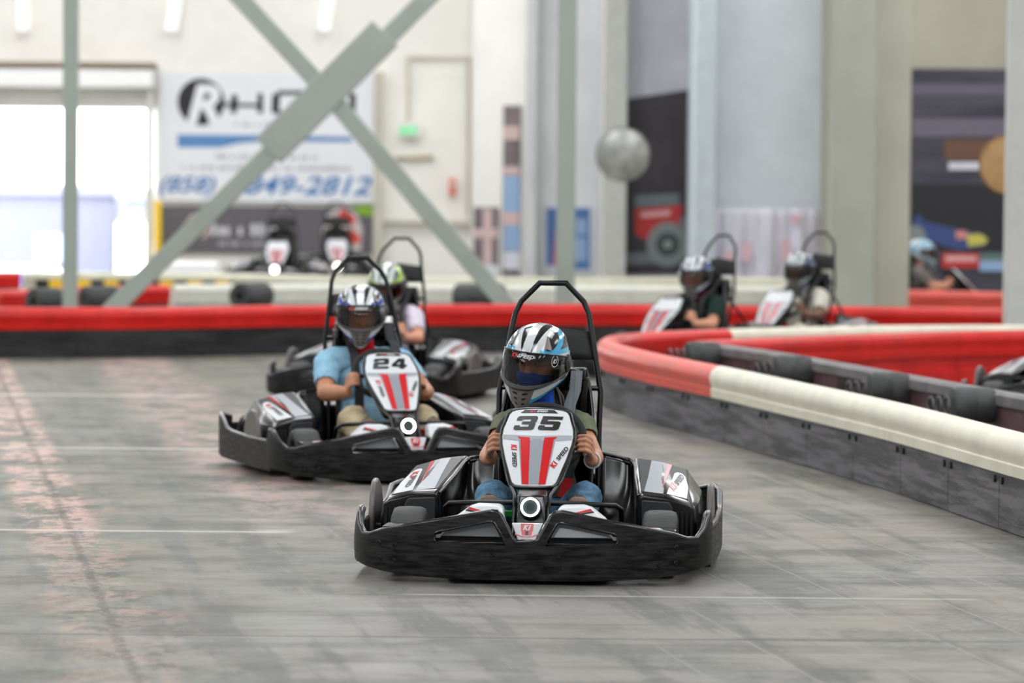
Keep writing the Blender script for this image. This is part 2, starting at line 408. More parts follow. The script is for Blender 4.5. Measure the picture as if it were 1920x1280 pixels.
far_building(-9.7, -7.6, 96, -1.6, 1.0, (110, 113, 124), 'pale grey building right of the lilac one beyond the dock door', 2)
p = atd(243, 420, 80); mb = MB(); mb.bounds((p[0] - 0.28, 80, -1.6), (p[0] + 0.28, 80.4, 0.62))
tag(mb.build('loading_gate_post', mat('white_paint', (250, 250, 250), 0.6), bevel=0.03), 'tall white gate post standing in the bright yard outside', 'post')
# white car parked in the yard
ce = empty('car', (atd(30, 470, 74)[0], 74, -1.6)); tag(ce, 'white car with blue side window parked outside the dock door', 'car')
prof = [(-2.1, 0.25), (-2.15, 0.6), (-1.9, 0.85), (-1.2, 0.95), (-0.6, 1.42), (0.6, 1.46), (1.3, 1.0), (2.0, 0.85), (2.15, 0.55), (2.1, 0.25)]
mb = MB(); mb.prism(prof, lambda u, v, d: (u, d, v), -0.85, 0.85); mb.build('body', mat('car_white', (245, 247, 250), 0.25, coat=0.5), ce, bevel=0.06, bseg=3)
mb = MB(); mb.prism([(-1.0, 0.95), (-0.5, 1.34), (0.55, 1.38), (1.12, 1.0)], lambda u, v, d: (u, d, v), -0.875, -0.86); mb.build('side_window', mat('car_glass', (70, 110, 190), 0.1), ce)
for x in (-1.35, 1.35):
    for y in (-0.78, 0.78):
        mb = MB(); mb.lathe([(0.0, -0.1), (0.3, -0.1), (0.33, -0.06), (0.33, 0.06), (0.3, 0.1), (0, 0.1)], 20, Matrix.Translation((x, y, 0.33)) @ Matrix.Rotation(R(90), 4, 'X')); mb.build('wheel', mat('tyre_black', (30, 30, 31), 0.7), ce)

# white vertical battens high on the back wall
for i, (px, dx) in enumerate(((45, 0), (322, 10), (607, 10))):
    a = atd(px, 60, BACK); b = atd(px + dx, 0, BACK); b = a + (b - a) * 2.2
    mb = MB(); mb.tube([(a[0], BACK - 0.12, a[2]), (b[0], BACK - 0.12, b[2])], 0.085, 12)
    o = mb.build('strip_lamp', mat('white_tube', (253, 253, 252), 0.4, emit=0.25), bevel=0.02)
    tag(o, ['white upright strip lamp high on the wall above the dock door', 'white upright strip lamp high on the wall above the round R logo', 'white upright strip lamp high on the wall beside the crossed brace top'][i], 'lamp', 'upright strip lamps on the back wall')

# ------------------------------------------------------------------ things on the back wall
def panel_at(name, px0, py0, px1, py1, Y, m, thick=0.03, label=None, cat=None):
    a = atd(px0, py0, Y); b = atd(px1, py1, Y)
    e = empty(name, ((a[0] + b[0]) / 2, Y, b[2])); w = b[0] - a[0]; h = a[2] - b[2]
    mb = MB(); mb.bounds((-w / 2, 0, 0), (w / 2, thick, h)); mb.build('board', m, e, smooth=False)
    if label: tag(e, label, cat)
    fn = lambda u, v: (u - w / 2, -0.006, v)          # u, v in metres from the lower left corner
    fn.w = w; fn.h = h
    def P(px, py):
        q = atd(px, py, Y); return (q[0] - a[0], q[2] - b[2])
    return e, fn, P
def small_rows(e, fn, P, rows, h, m=None, step=0.055):
    # print too blurred to read: rows of small upright marks
    m = m or mat('ink_grey', (176, 176, 180), 0.6)
    for (x0, x1, y) in rows:
        a = P(x0, y); b = P(x1, y); u = a[0]; S = []
        while u < b[0]:
            w = step * random.uniform(0.5, 0.85); k = random.choice((0.75, 0.75, 1.0)); S.append([[(u, a[1] - h / 2), (u + w, a[1] - h / 2), (u + w, a[1] - h / 2 + h * k), (u, a[1] - h / 2 + h * k)]]); u += step * random.choice((1, 1, 1, 1.8))
        o = decal('small_print', S, fn, m, e, None, None); o['kind'] = 'stuff'
ban, fn, P = panel_at('banner', 298, 135, 700, 380, BACK - 0.06, mat('banner_white', (232, 234, 238), 0.6), label='big white wall banner with round black R logo and blue phone number', cat='banner')
INK = mat('ink_black', (38, 36, 40), 0.6); BLUE = mat('ink_blue', (92, 138, 190), 0.6); GREYI = mat('ink_grey', (176, 176, 180), 0.6)
def circle(c, rx, ry=None, n=36): return [(c[0] + rx * math.cos(2 * math.pi * i / n), c[1] + (ry or rx) * math.sin(2 * math.pi * i / n)) for i in range(n)]
cc = P(377, 191); rr = P(421, 191)[0] - cc[0]
decal('logo_disc', [[circle(cc, rr)]], fn, INK, ban, None, None)
fn2 = lambda u, v: (fn(u, v)[0], -0.009, v)
text_decal('logo_letter', 'R', *P(383, 196), rr * 1.5, rr * 1.72, fn2, mat('banner_white', ()), ban, bold=0.04, shear=0.25)
def bar(a, b, wd):
    a = np.array(a); b = np.array(b); t = (b - a) / np.linalg.norm(b - a); n = np.array([-t[1], t[0]]) * wd / 2
    return [tuple(a + n), tuple(a - n), tuple(b - n), tuple(b + n)]
decal('logo_lettering', [[bar(P(421, 196), P(490, 198), 0.05)], [bar(P(440, 178), P(438, 212), 0.09)], [bar(P(488, 175), P(488, 212), 0.075)],
      [bar(P(518, 176), P(516, 212), 0.11)], [bar(P(520, 174), P(575, 174), 0.06)], [bar(P(520, 212), P(575, 212), 0.06)], [bar(P(545, 194), P(578, 194), 0.05)], [bar(P(577, 194), P(577, 212), 0.06)],
      [bar(P(606, 176), P(606, 212), 0.08)], [bar(P(606, 176), P(660, 176), 0.05)], [bar(P(662, 176), P(660, 212), 0.09)]], fn, INK, ban, None, None)
small_rows(ban, fn, P, ((440, 540, 233),), 0.06)
decal('blue_band', [[[P(333, 252), P(333, 276), P(415, 276), P(450, 268), P(500, 264), P(660, 266), P(660, 257), P(520, 254)]]], fn, BLUE, ban, None, None)
small_rows(ban, fn, P, ((405, 595, 293), (340, 660, 313)), 0.075)
text_decal('phone_number', '(858)', *P(351, 350), 0.80, 0.30, fn, mat('ink_blue_dark', (70, 124, 184), 0.6), ban, bold=0.02, shear=0.3)
text_decal('phone_number', '849-2812', *P(578, 348), 1.78, 0.27, fn, mat('ink_blue_dark', ()), ban, bold=0.02, shear=0.3)
ban, fn, P = panel_at('banner', 303, 385, 699, 476, BACK - 0.06, mat('banner_charcoal', (98, 94, 100), 0.6, var=0.05), label='long charcoal sponsor banner with pale lettering hung under the white banner', cat='banner')
PALE = mat('ink_pale', (205, 203, 208), 0.6)
small_rows(ban, fn, P, ((396, 548, 430),), 0.17, PALE, 0.10); small_rows(ban, fn, P, ((410, 545, 456),), 0.07)
decal('logo_swoosh', [[[P(340, 428), P(362, 400), P(366, 402), P(350, 430)]], [[P(378, 445), P(392, 428), P(396, 430), P(384, 446)]]], fn, mat('ink_salmon', (226, 190, 175), 0.6), ban, None, None)
decal('green_corner', [[[P(662, 385), P(699, 385), P(699, 406), P(672, 402)]]], fn, mat('ink_green', (128, 172, 40), 0.6), ban, None, None)
hc = P(641, 430)
decal('printed_helmet', [[[(hc[0] + x, hc[1] + z) for x, z in ((-0.27, -0.30), (-0.28, 0.0), (-0.2, 0.22), (0.0, 0.31), (0.2, 0.24), (0.29, 0.02), (0.27, -0.30))]]], fn, mat('ink_offwhite', (196, 186, 182), 0.6), ban, None, None)
decal('printed_helmet_red', [[[(hc[0] + x, hc[1] + z) for x, z in ((-0.16, -0.16), (-0.14, -0.02), (0.14, 0.0), (0.26, -0.1), (0.24, -0.2))]], [[(hc[0] + x, hc[1] + z) for x, z in ((-0.12, 0.1), (0.0, 0.29), (0.16, 0.2), (0.2, 0.08))]]], fn2, mat('ink_red', (214, 60, 48), 0.6), ban, None, None)
# exit sign, fire box, pipes and doorway trim on the back wall
e = empty('exit_sign', (*atd(767, 245, BACK - 0.1)[:2], atd(767, 245, BACK - 0.1)[2])); tag(e, 'small green lit exit sign on the cream back wall', 'sign')
mb = MB(); mb.box((0, 0, 0), (0.30, 0.08, 0.17)); mb.build('case', mat('sign_case', (225, 232, 222), 0.5), e, bevel=0.01)
text_decal('lettering', 'EXIT', 0, 0, 0.24, 0.12, lambda u, v: (u, -0.045, v), mat('exit_green', (60, 200, 120), 0.5, emit=0.6), e, bold=0.03)
e = empty('fire_alarm', tuple(atd(848, 350, BACK - 0.06))); tag(e, 'small orange-red fire alarm box on the cream back wall', 'alarm')
mb = MB(); mb.box((0, 0, 0), (0.09, 0.08, 0.24)); mb.build('case', mat('alarm_red', (232, 120, 96), 0.5), e, bevel=0.01)
mb = MB(); mb.box((0, -0.045, 0.03), (0.05, 0.012, 0.05)); mb.build('pull_plate', mat('sign_case', ()), e, bevel=0.003)
mb = MB()
a = atd(885, 420, BACK - 0.1); b = atd(718, 416, BACK - 0.1); mb.tube([a, b], 0.04, 10)
o = mb.build('handrail', mat('pipe_grey', (190, 185, 172), 0.5)); tag(o, 'pale grey rail running along the lower back wall', 'rail')
mb = MB(); a = atd(765, 107, BACK - 0.06); b = atd(878, 107, BACK - 0.06); c2 = atd(878, 405, BACK - 0.06); mb.tube([atd(765, 225, BACK - 0.06), a, b, c2], 0.025, 8)
o = mb.build('conduit', mat('pipe_cream', (212, 205, 188), 0.6)); tag(o, 'thin cream conduit pipe bent along the back wall above the exit sign', 'pipe')
mb = MB(); mb.tube([atd(735, 296, BACK - 0.06), atd(812, 294, BACK - 0.06)], 0.03, 8); o = mb.build('door_closer', mat('pipe_tan', (190, 178, 150), 0.6)); tag(o, 'short tan bracket bar under the exit sign', 'bracket')
for n_, (x0, x1, y0) in enumerate(((702, 716, 135),)):
    a = atd(x0, y0, BACK - 0.08); b = atd(x1, 500, BACK - 0.08)
    mb = MB(); mb.bounds((a[0], BACK - 0.14, 0), (b[0], BACK, a[2])); tag(mb.build('trim_1', PIL, smooth=False), kind='structure')

# ------------------------------------------------------------------ the stepped wall on the right: wall slabs, pilasters, posters
def slab(name, px0, px1, Y, m, depth=0.35, z1=CEIL, z0=0.0):
    x0 = atd(px0, 400, Y)[0]; x1 = atd(px1, 400, Y)[0]
    mb = MB(); mb.bounds((x0, Y, z0), (x1, Y + depth, z1)); return tag(mb.build(name, m, bevel=0.01), kind='structure')
slab('wall_side', 884, 990, 52.2, WALL, 1.7)
slab('trim_2', 985, 1006, 50.0, WALLG, 2.0)
slab('wall_side', 1006, 1135, 50.4, WALLW, 1.6)
slab('trim_3', 1130, 1174, 48.2, mat('pilaster_grey', (198, 197, 190), 0.7, var=0.05), 2.0)
slab('wall_side', 1174, 1312, 48.6, mat('wall_dim_lilac', (206, 205, 212), 0.8, var=0.08, vscale=1.0), 1.0)
slab('trim_4', 1303, 1342, 46.2, PILB, 2.2)
slab('wall_side', 1342, 1562, 46.6, mat('wall_cool_white', (218, 226, 232), 0.75, var=0.06, vscale=1.0), 1.2)
slab('wall_side', 1556, 2080, 45.2, mat('wall_olive_grey', (172, 169, 150), 0.8, var=0.08, vscale=0.8), 1.4)
sx = slab('trim_5', 1560, 1642, 38.6, mat('pillar_sage', (170, 173, 158), 0.75, var=0.06, vscale=1.0), 0.45)
sx = slab('trim_6', 1640, 1706, 38.9, mat('pillar_sage_pale', (186, 184, 166), 0.75, var=0.06, vscale=1.0), 0.45)
def poster(px0, py0, px1, py1, Y, m, label, shapes=(), top=None):
    e, fn, P = panel_at('poster', px0, py0, px1, py1, Y, m, 0.03, label, 'poster')
    for k, (nm, pts, mm) in enumerate(shapes):
        lay = lambda u, v, k=k: (fn(u, v)[0], -0.004 - 0.002 * (k + 1), v)
        decal(nm, [[[P(*q) for q in pts]]], lay, mm, e, None, None)
    return e, fn, P
def rect(a, b, c, d): return [(a, b), (c, b), (c, d), (a, d)]
RED = mat('print_red', (196, 52, 50), 0.55); BLK = mat('print_dark', (58, 52, 58), 0.55, var=0.25, vscale=1.5); PBL = mat('print_blue', (78, 120, 180), 0.55); PWH = mat('print_white', (222, 224, 232), 0.55)
PGR = mat('print_grey', (112, 120, 124), 0.55); PLB = mat('print_paleblue', (150, 180, 214), 0.55); PDG = mat('print_brown_grey', (120, 108, 110), 0.55, var=0.2, vscale=4)
poster(888, 388, 934, 518, 52.165, PDG, 'small brown and white racing poster low on the side wall', [('print_figure', rect(906, 392, 922, 512), mat('print_pinkish', (214, 186, 182), 0.55)), ('print_stripe', rect(888, 428, 934, 446), mat('print_pinkish', ())), ('print_foot', rect(888, 496, 934, 518), PWH)])
poster(944, 198, 975, 517, 52.165, PDG, 'tall narrow racing poster in grey and blue on the side wall', [('print_block', rect(944, 330, 975, 470), PLB), ('print_stripe', rect(944, 236, 975, 262), mat('print_pinkish', ())), ('print_stripe', rect(944, 312, 975, 328), mat('print_pinkish', ())), ('print_stripe', rect(938, 398, 975, 422), mat('print_pinkish', ())), ('print_foot', rect(944, 472, 975, 505), PWH)])
poster(1018, 384, 1112, 514, 50.365, PWH, 'white framed blue poster split by the pale steel column', [('print_block', rect(1024, 390, 1050, 498), PBL), ('print_flame', [(1036, 496), (1046, 392), (1062, 392), (1062, 496)], mat('print_pink', (214, 110, 120), 0.55)), ('print_block', rect(1078, 390, 1106, 505), PBL), ('print_patch', rect(1080, 410, 1100, 440), PLB), ('print_patch', rect(1078, 446, 1100, 490), PLB)])
# racing-car poster with a slanting upper edge
e = empty('poster', tuple(atd(1240, 514, 48.555))); tag(e, 'large dark poster of a red racing car with one big grey wheel', 'poster')
o0 = atd(1240, 514, 48.555)
def PQ(px, py): q = atd(px, py, 48.555); return (q[0] - o0[0], q[2] - o0[2])
mb = MB(); mb.prism([PQ(1172, 514), PQ(1306, 512), PQ(1306, 166), PQ(1172, 186)], lambda u, v, d: (u, d, v), 0.0, 0.04); mb.build('board', BLK, e, smooth=False)
lay = lambda k: (lambda u, v: (u, -0.003 - 0.003 * k, v))
decal('print_body', [[[PQ(*q) for q in ((1190, 392), (1278, 384), (1276, 420), (1215, 452), (1192, 440))]]], lay(0), RED, e, None, None)
decal('print_wing', [[[PQ(*q) for q in ((1189, 366), (1274, 362), (1274, 384), (1190, 390))]]], lay(1), PGR, e, None, None)
decal('print_lettering', [[[PQ(*q) for q in ((1200, 398), (1258, 393), (1256, 404), (1202, 408))]]], lay(1), mat('print_rose', (226, 170, 172), 0.55), e, None, None)
decal('print_floor', [[[PQ(*q) for q in ((1174, 474), (1230, 472), (1230, 494), (1174, 496))]]], lay(1), PGR, e, None, None)
decal('print_arm', [[[PQ(*q) for q in ((1270, 410), (1304, 402), (1304, 425), (1282, 432))]]], lay(1), PGR, e, None, None)
wc = PQ(1252, 458); wr = PQ(1292, 458)[0] - wc[0]
decal('print_wheel', [[circle(wc, wr, wr * 1.06)]], lay(2), mat('print_tyre', (132, 138, 138), 0.55), e, None, None)
decal('print_rim', [[circle(wc, wr * 0.55)]], lay(3), mat('print_rim', (70, 74, 76), 0.55), e, None, None)
decal('print_hub', [[circle(wc, wr * 0.2)]], lay(4), mat('print_hub', (150, 158, 150), 0.55), e, None, None)
# hanging sheet on the cool white wall
a = atd(1340, 390, 46.3); b = atd(1548, 540, 46.3); sw = b[0] - a[0]
mb = MB(); mb.grid(lambda u, v: (a[0] + sw * u, 46.42 + 0.05 * math.sin(u * 21 + 2 * v) * (0.4 + v) + 0.02 * math.sin(u * 47), a[2] + (b[2] - a[2] - 0.25) * v), 80, 12)
o = mb.build('hanging_sheet', mat('sheet_white', (224, 222, 234), 0.8, var=0.08, vscale=3, vstretch=(4, 1, 0.6))); md = o.modifiers.new('s', 'SOLIDIFY'); md.thickness = 0.006
tag(o, 'white pleated hanging sheet with faint pink marks on the cool white wall', 'sheet')
for px, py0, py1 in ((1400, 455, 490), (1474, 450, 496), (1492, 400, 420), (1366, 470, 500)):
    p = atd(px, (py0 + py1) / 2, 46.30); h = abs(atd(px, py0, 46.3)[2] - atd(px, py1, 46.3)[2])
    mb = MB(); mb.grid(lambda u, v: (p[0] + (u - 0.5) * 0.11, 46.35, p[2] + (v - 0.5) * h), 1, 1); mk = mb.build('printed_mark', mat('print_pinkish2', (232, 196, 206), 0.7), o)
# second racing poster on the right
e, fn, P = poster(1710, 128, 1895, 560, 45.165, mat('print_night', (66, 64, 76), 0.5, var=0.35, vscale=1.2, vstretch=(0.4, 1, 3)), 'large dark poster with a blue and yellow racing car beside the pillar', [
    ('print_band', rect(1710, 158, 1895, 178), mat('print_violet', (104, 98, 116), 0.5)), ('print_band', rect(1710, 222, 1895, 256), mat('print_violet2', (112, 104, 120), 0.5)),
    ('print_glow', rect(1770, 262, 1895, 300), mat('print_umber', (112, 80, 62), 0.5)), ('print_dark', rect(1710, 345, 1895, 470), mat('print_black', (38, 38, 42), 0.5)),
    ('print_car', [(1710, 418), (1724, 400), (1732, 415), (1790, 428), (1845, 440), (1852, 458), (1800, 470), (1740, 452), (1710, 450)], mat('print_navy', (60, 78, 132), 0.5)),
    ('print_nose', [(1812, 440), (1838, 438), (1852, 448), (1846, 458), (1815, 462)], mat('print_yellow', (206, 196, 88), 0.5)),
    ('print_patch', rect(1792, 432, 1812, 448), mat('print_salmon', (214, 140, 132), 0.5)),
    ('print_wing', rect(1766, 474, 1836, 502), RED), ('print_lettering', rect(1772, 479, 1830, 490), mat('print_rose', ())),
    ('print_lamp', rect(1778, 304, 1840, 318), PWH), ('print_kerb', rect(1836, 488, 1895, 508), PLB), ('print_grass', rect(1836, 474, 1895, 488), mat('print_teal', (98, 122, 118), 0.5)),
    ('print_wheel', [(1716 + 20 * math.cos(i / 24 * 6.283), 446 + 24 * math.sin(i / 24 * 6.283)) for i in range(24)], mat('print_tyre', ()))])

# ------------------------------------------------------------------ steel columns and the cross brace
def column(px0, px1, pyref, Y, label, z1=CEIL, STEEL=STEEL):
    x0 = atd(px0, pyref, Y)[0]; x1 = atd(px1, pyref, Y)[0]; w = x1 - x0
    e = empty('steel_column', ((x0 + x1) / 2, Y, 0)); tag(e, label, 'column')
    mb = MB(); mb.bounds((-w / 2, -w / 2, 0.02), (w / 2, w / 2, z1)); mb.build('shaft', STEEL, e, bevel=0.012)
    mb = MB(); mb.bounds((-w, -w, 0), (w, w, 0.02)); mb.build('base_plate', STEEL, e)
    for sx in (-1, 1):
        for sy in (-1, 1):
            mb = MB(); mb.lathe([(0, 0.045), (0.014, 0.045), (0.014, 0.02)], 6, Matrix.Translation((sx * w * 0.75, sy * w * 0.75, 0))); mb.build('bolt', STEEL, e)
    return e
YF = 36.0
column(118, 145, 500, YF, 'pale green steel column in front of the dock door')
column(1043, 1078, 450, YF, 'pale green steel column in front of the blue poster')
column(1885, 1925, 400, 32.0, 'pale steel column holding the tan round mirror back', STEEL=mat('white_grey_steel_paint', (200, 202, 197), 0.5, var=0.04))
# lighter stub on the middle column
e = empty('cross_brace', tuple(atd(612, 172, YF))); tag(e, 'pale green crossed steel brace with long gusset plate in front of the wall banner', 'brace')
o3 = np.array(e.location)
def LP(px, py, dy=0.0): q = atd(px, py, YF) - o3; return Vector((q[0], dy, q[2]))
def beam(a, b, wd, th, name, m=STEEL, y=0.0):
    a = Vector(a); b = Vector(b); t = (b - a).normalized(); n = Vector((-t.z, 0, t.x)) * wd / 2; d = Vector((0, th / 2, 0)); c = Vector((0, y, 0))
    mb = MB(); mb.loft([[a - n - d + c, a + n - d + c, a + n + d + c, a - n + d + c], [b - n - d + c, b + n - d + c, b + n + d + c, b - n + d + c]])
    return mb.build(name, m, e, bevel=0.008)
A0 = LP(180, 610); A1 = LP(1014, -214); beam(A0, A1, 0.172, 0.12, 'diagonal_beam')
B0 = LP(998, 630); B1 = LP(178, -300)
mid = LP(612, 172)
beam(B0, mid, 0.165, 0.10, 'diagonal_beam', y=0.0); beam(mid, B1, 0.165, 0.10, 'diagonal_beam')
for q in (A0, B0):
    zg = -o3[2]; mb = MB(); mb.bounds((q.x - 0.08, -0.05, zg), (q.x + 0.08, 0.05, q.z + 0.02)); mb.build('foot_gusset', STEEL, e, bevel=0.008)
beam(LP(503, 283), LP(722, 62), 0.33, 0.14, 'gusset_plate')

# ------------------------------------------------------------------ round safety mirrors
def mirror(px, py, rpx, Y, face, rim, label, yaw=0.0, arm=(0.0, 0.3, 0.0)):
    p = atd(px, py, Y); r = rpx / FOC * Y
    e = empty('safety_mirror', tuple(p), yaw); tag(e, label, 'mirror')
    Mx = Matrix.Rotation(R(90), 4, 'X')
    mb = MB(); mb.lathe([(0.0, r * 0.12), (r * 0.35, r * 0.107), (r * 0.7, r * 0.065), (r * 0.96, 0.0)], 40, Mx); mb.build('dome', face, e, angle=70)
    mb = MB(); mb.lathe([(r * 0.955, 0.012), (r, 0.008), (r, -0.02), (r * 0.94, -0.03), (0, -0.03)], 40, Mx); mb.build('rim', rim, e)
    mb = MB(); mb.tube([(0, 0.03, 0), tuple(arm)], 0.02, 8); mb.build('arm', mat('bracket_grey', (120, 120, 118), 0.4), e)
    return e
mirror(1168, 290, 51, 44.0, mat('mirror_dull', (176, 178, 174), 0.33, metal=0.75, var=0.35, vscale=3.5), mat('mirror_rim', (130, 130, 126), 0.5), 'round grey convex safety mirror in front of the racing car poster', arm=(0.0, 4.2, 0.25))
mirror(1890, 308, 56, 32.9, mat('tan_board', (196, 156, 104), 0.6, var=0.1), mat('tan_rim', (160, 122, 78), 0.6), 'round tan back of a safety mirror behind the pale steel column', yaw=R(-22), arm=(0.1, 0.25, 0.0))
# ------------------------------------------------------------------ track barriers
SKIRT = mat('scuffed_grey_plastic', (82, 80, 83), 0.55, var=0.55, vscale=4.0, tight=0.08, vstretch=(0.45, 0.45, 6.0), rvar=0.12, bump=0.12, bscale=25)
SKIRTD = mat('black_rubber_skirt', (16, 16, 17), 0.5, var=0.7, vscale=4, tight=0.09, vstretch=(0.6, 0.6, 4), rvar=0.1)
TUBER = mat('barrier_red', (208, 18, 8), 0.36, var=0.12, vscale=3, rvar=0.08)
TUBEP = mat('barrier_red_worn', (220, 86, 72), 0.42, var=0.14, vscale=4, vstretch=(1, 1, 4), rvar=0.08)
TUBEC = mat('barrier_cream', (224, 220, 200), 0.45, var=0.07, vscale=5, rvar=0.08)
TUBET = mat('barrier_pale_teal', (186, 204, 200), 0.5, var=0.08, vscale=3)
REDF = mat('barrier_red_face', (202, 14, 5), 0.5, var=0.16, vscale=2.5, vstretch=(1, 1, 2.5))
BOLT = mat('dark_bolt', (38, 38, 40), 0.4, metal=0.6)
def extrude(path, s0, s1, prof, step=0.12):
    """closed (n, z) outline swept along a ground path; n is towards the left of travel"""
    n = max(2, int(abs(s1 - s0) / step)); rings = []
    for i in range(n + 1):
        t = s0 + (s1 - s0) * i / n; p, nr = path.frame(t)
        rings.append([Vector((p[0] - nr[0] * q[0], p[1] - nr[1] * q[0], q[1])) for q in prof])
    mb = MB(); mb.loft(rings); return mb
def cover_profile(h, r=0.075, lip=0.19):
    pr = [(0.02, h - lip), (0.062, h - lip), (0.066, h - lip + 0.05), (0.058, h - lip + 0.055)]
    for k in range(11):
        a = R(-35 + k * 21); pr.append((r * math.cos(a) * 1.0, h - r + r * math.sin(a)))
    pr += [(-0.035, h - lip + 0.03), (-0.02, h - lip)]
    return pr
def barrier(name, label, pts, covers, skirt, h=0.44, seg=0.95, bolts=False, skirt_top=None, thick=0.035, group=None):
    e = empty(name, (float(pts[0][0]), float(pts[0][1]), 0)); tag(e, label, 'barrier', group)
    off = Vector((-pts[0][0], -pts[0][1], 0)); P = catmull(pts, 0.1)
    zt = skirt_top or h - 0.15
    n = max(1, round(P.L / seg))
    for i in range(n):
        a = P.L * i / n + 0.004; b = P.L * (i + 1) / n - 0.004
        mb = extrude(P, a, b, [(0.045, 0.005), (0.045, zt), (0.045 - thick, zt), (0.045 - thick, 0.005)])
        o = mb.build('panel', skirt if not callable(skirt) else skirt(a, b), e, angle=30); o.location = off
        if bolts:
            for s in (a + 0.06, b - 0.06):
                p, nr = P.frame(s)
                mb = MB(); mb.lathe([(0, 0.012), (0.016, 0.010), (0.018, 0.0)], 10, Matrix.Translation((p[0] - nr[0] * 0.045, p[1] - nr[1] * 0.045, zt - 0.075)) @ Vector((-nr[0], -nr[1], 0)).to_track_quat('Z', 'Y').to_matrix().to_4x4())
                o = mb.build('bolt', BOLT, e); o.location = off
    for (f0, f1, m) in covers:
        mb = extrude(P, P.L * f0, P.L * f1, cover_profile(h)); o = mb.build('top_cover', m, e, angle=50); o.location = off
    return e, P, off
# hairpin island: outer wall round the tip
outer = [(2.95, 12.6), (2.62, 14.7), (2.28, 17.0), (1.97, 19.25), (1.60, 21.3), (1.26, 23.1), (0.99, 24.4), (0.80, 25.5), (0.68, 26.5), (0.70, 27.4), (0.88, 28.05), (1.25, 28.6), (1.66, 29.0), (2.25, 29.5), (3.1, 30.05), (4.2, 30.4), (6.0, 30.7)]
PO = catmull(outer, 0.1)
def frac_at(P, x, y):
    d = np.hypot(P.p[:, 0] - x, P.p[:, 1] - y); return P.d[int(np.argmin(d))] / P.L
fA = frac_at(PO, 1.24, 23.1); fB = frac_at(PO, 1.62, 28.95)
barr, PO, off = barrier('track_barrier', 'grey hairpin track barrier with cream and faded red rounded top cover', outer,
    [(0, fA - 0.0004, TUBEC), (fA, frac_at(PO, 0.72, 27.5), TUBEP), (frac_at(PO, 0.72, 27.5) + 0.0002, fB - 0.0004, TUBER), (fB, 1, TUBEC)], SKIRT, 0.45, bolts=True)
# inner wall: grey back plates and the shock absorbers between both walls
inner = [(3.55, 16.3), (3.10, 18.5), (2.73, 20.45), (2.42, 22.05), (2.10, 23.7), (1.74, 25.5), (1.40, 26.75)]
PI_ = catmull(inner, 0.1)
GREYT = mat('grey_plate_top', (112, 109, 110), 0.55, var=0.15, vscale=4); WINE = mat('smeared_wine_plastic', (84, 58, 62), 0.5, var=0.35, vscale=3, vstretch=(2, 2, 0.6))
e2 = empty('track_barrier', (inner[0][0], inner[0][1], 0)); tag(e2, 'dark inner track barrier with grey top rail and stubby rubber shock absorbers', 'barrier')
off2 = Vector((-inner[0][0], -inner[0][1], 0))
n = 11
for i in range(n):
    a = PI_.L * i / n + 0.004; b = PI_.L * (i + 1) / n - 0.004
    mb = extrude(PI_, a, b, [(0.03, 0.005), (0.03, 0.37), (0.0, 0.37), (0.0, 0.005)]); o = mb.build('panel', SKIRTD if i % 2 else WINE, e2, angle=30); o.location = off2
    mb = extrude(PI_, a, b, [(0.045, 0.36), (0.045, 0.415), (0.02, 0.43), (-0.05, 0.43), (-0.05, 0.36)]); o = mb.build('top_rail', GREYT, e2, angle=30); o.location = off2
RUB = mat('dark_rubber', (62, 64, 64), 0.6, var=0.25, vscale=8); SPR = mat('spring_steel', (110, 108, 110), 0.4, metal=0.8)
for (px, py) in ((1312, 665), (1450, 692), (1590, 727), (1735, 757)):
    q = gnd(px, py, 0.36); f = frac_at(PI_, q[0] + 0.2, q[1]) * PI_.L; p, nr = PI_.frame(f); dl = Vector((-nr[0], -nr[1], 0))
    base = Vector((p[0], p[1], 0.352)); Q = Matrix.Translation(base) @ dl.to_track_quat('Z', 'Y').to_matrix().to_4x4()
    mb = MB(); mb.lathe([(0, 0.03), (0.092, 0.03), (0.1, 0.06), (0.1, 0.13), (0.096, 0.14), (0.103, 0.15), (0.103, 0.23), (0.092, 0.26), (0.05, 0.265), (0, 0.265)], 22, Q)
    o = mb.build('shock_absorber', RUB, e2); o.location = off2
    for k in range(3):
        mb = MB(); mb.tube([Q @ Vector((0.05 * math.cos(a), 0.05 * math.sin(a), 0.29 + k * 0.045)) for a in np.linspace(0, 2 * math.pi, 15)[:-1]], 0.006, 6, closed=True); c = mb.build('spring_coil', SPR, o)
# red inner wall facing the camera
redw = [(1.28, 27.0), (1.6, 27.36), (2.1, 27.95), (2.54, 28.4), (3.2, 29.05), (3.94, 29.5), (5.2, 29.95)]
def red_barrier():
    e = empty('track_barrier', (*redw[0], 0)); tag(e, 'all red track barrier with full red face behind the inner lane', 'barrier'); off = Vector((-redw[0][0], -redw[0][1], 0))
    P = catmull(redw, 0.1); n = 5
    for i in range(n):
        a = P.L * i / n + 0.003; b = P.L * (i + 1) / n - 0.003
        # travel is to the right, so the camera side is to the right: negative n
        mb = extrude(P, a, b, [(-0.05, 0.005), (-0.05, 0.15), (-0.035, 0.16), (-0.035, 0.30), (-0.0, 0.30), (0.0, 0.005)]); o = mb.build('panel', REDF, e, angle=30); o.location = off
        mb = extrude(P, a, b, [(-q[0], q[1]) for q in cover_profile(0.44, 0.07)][::-1]); o = mb.build('top_cover', TUBER, e, angle=50); o.location = off
red_barrier()
# far barrier across the hall: red cover, black skirt
far1 = [(-9.5, 29.8), (-6.5, 31.6), (-4.33, 32.6), (-3.0, 33.15), (-2.0, 33.9), (-0.1, 34.7), (0.9, 34.85), (2.0, 34.95), (3.1, 34.9), (4.4, 34.6), (7.0, 33.6)]
far1r = far1[::-1]
barrier('track_barrier', 'long red topped black track barrier right across the hall behind the karts', far1r, [(0, 1, TUBER)], SKIRTD, 0.44, seg=1.6)
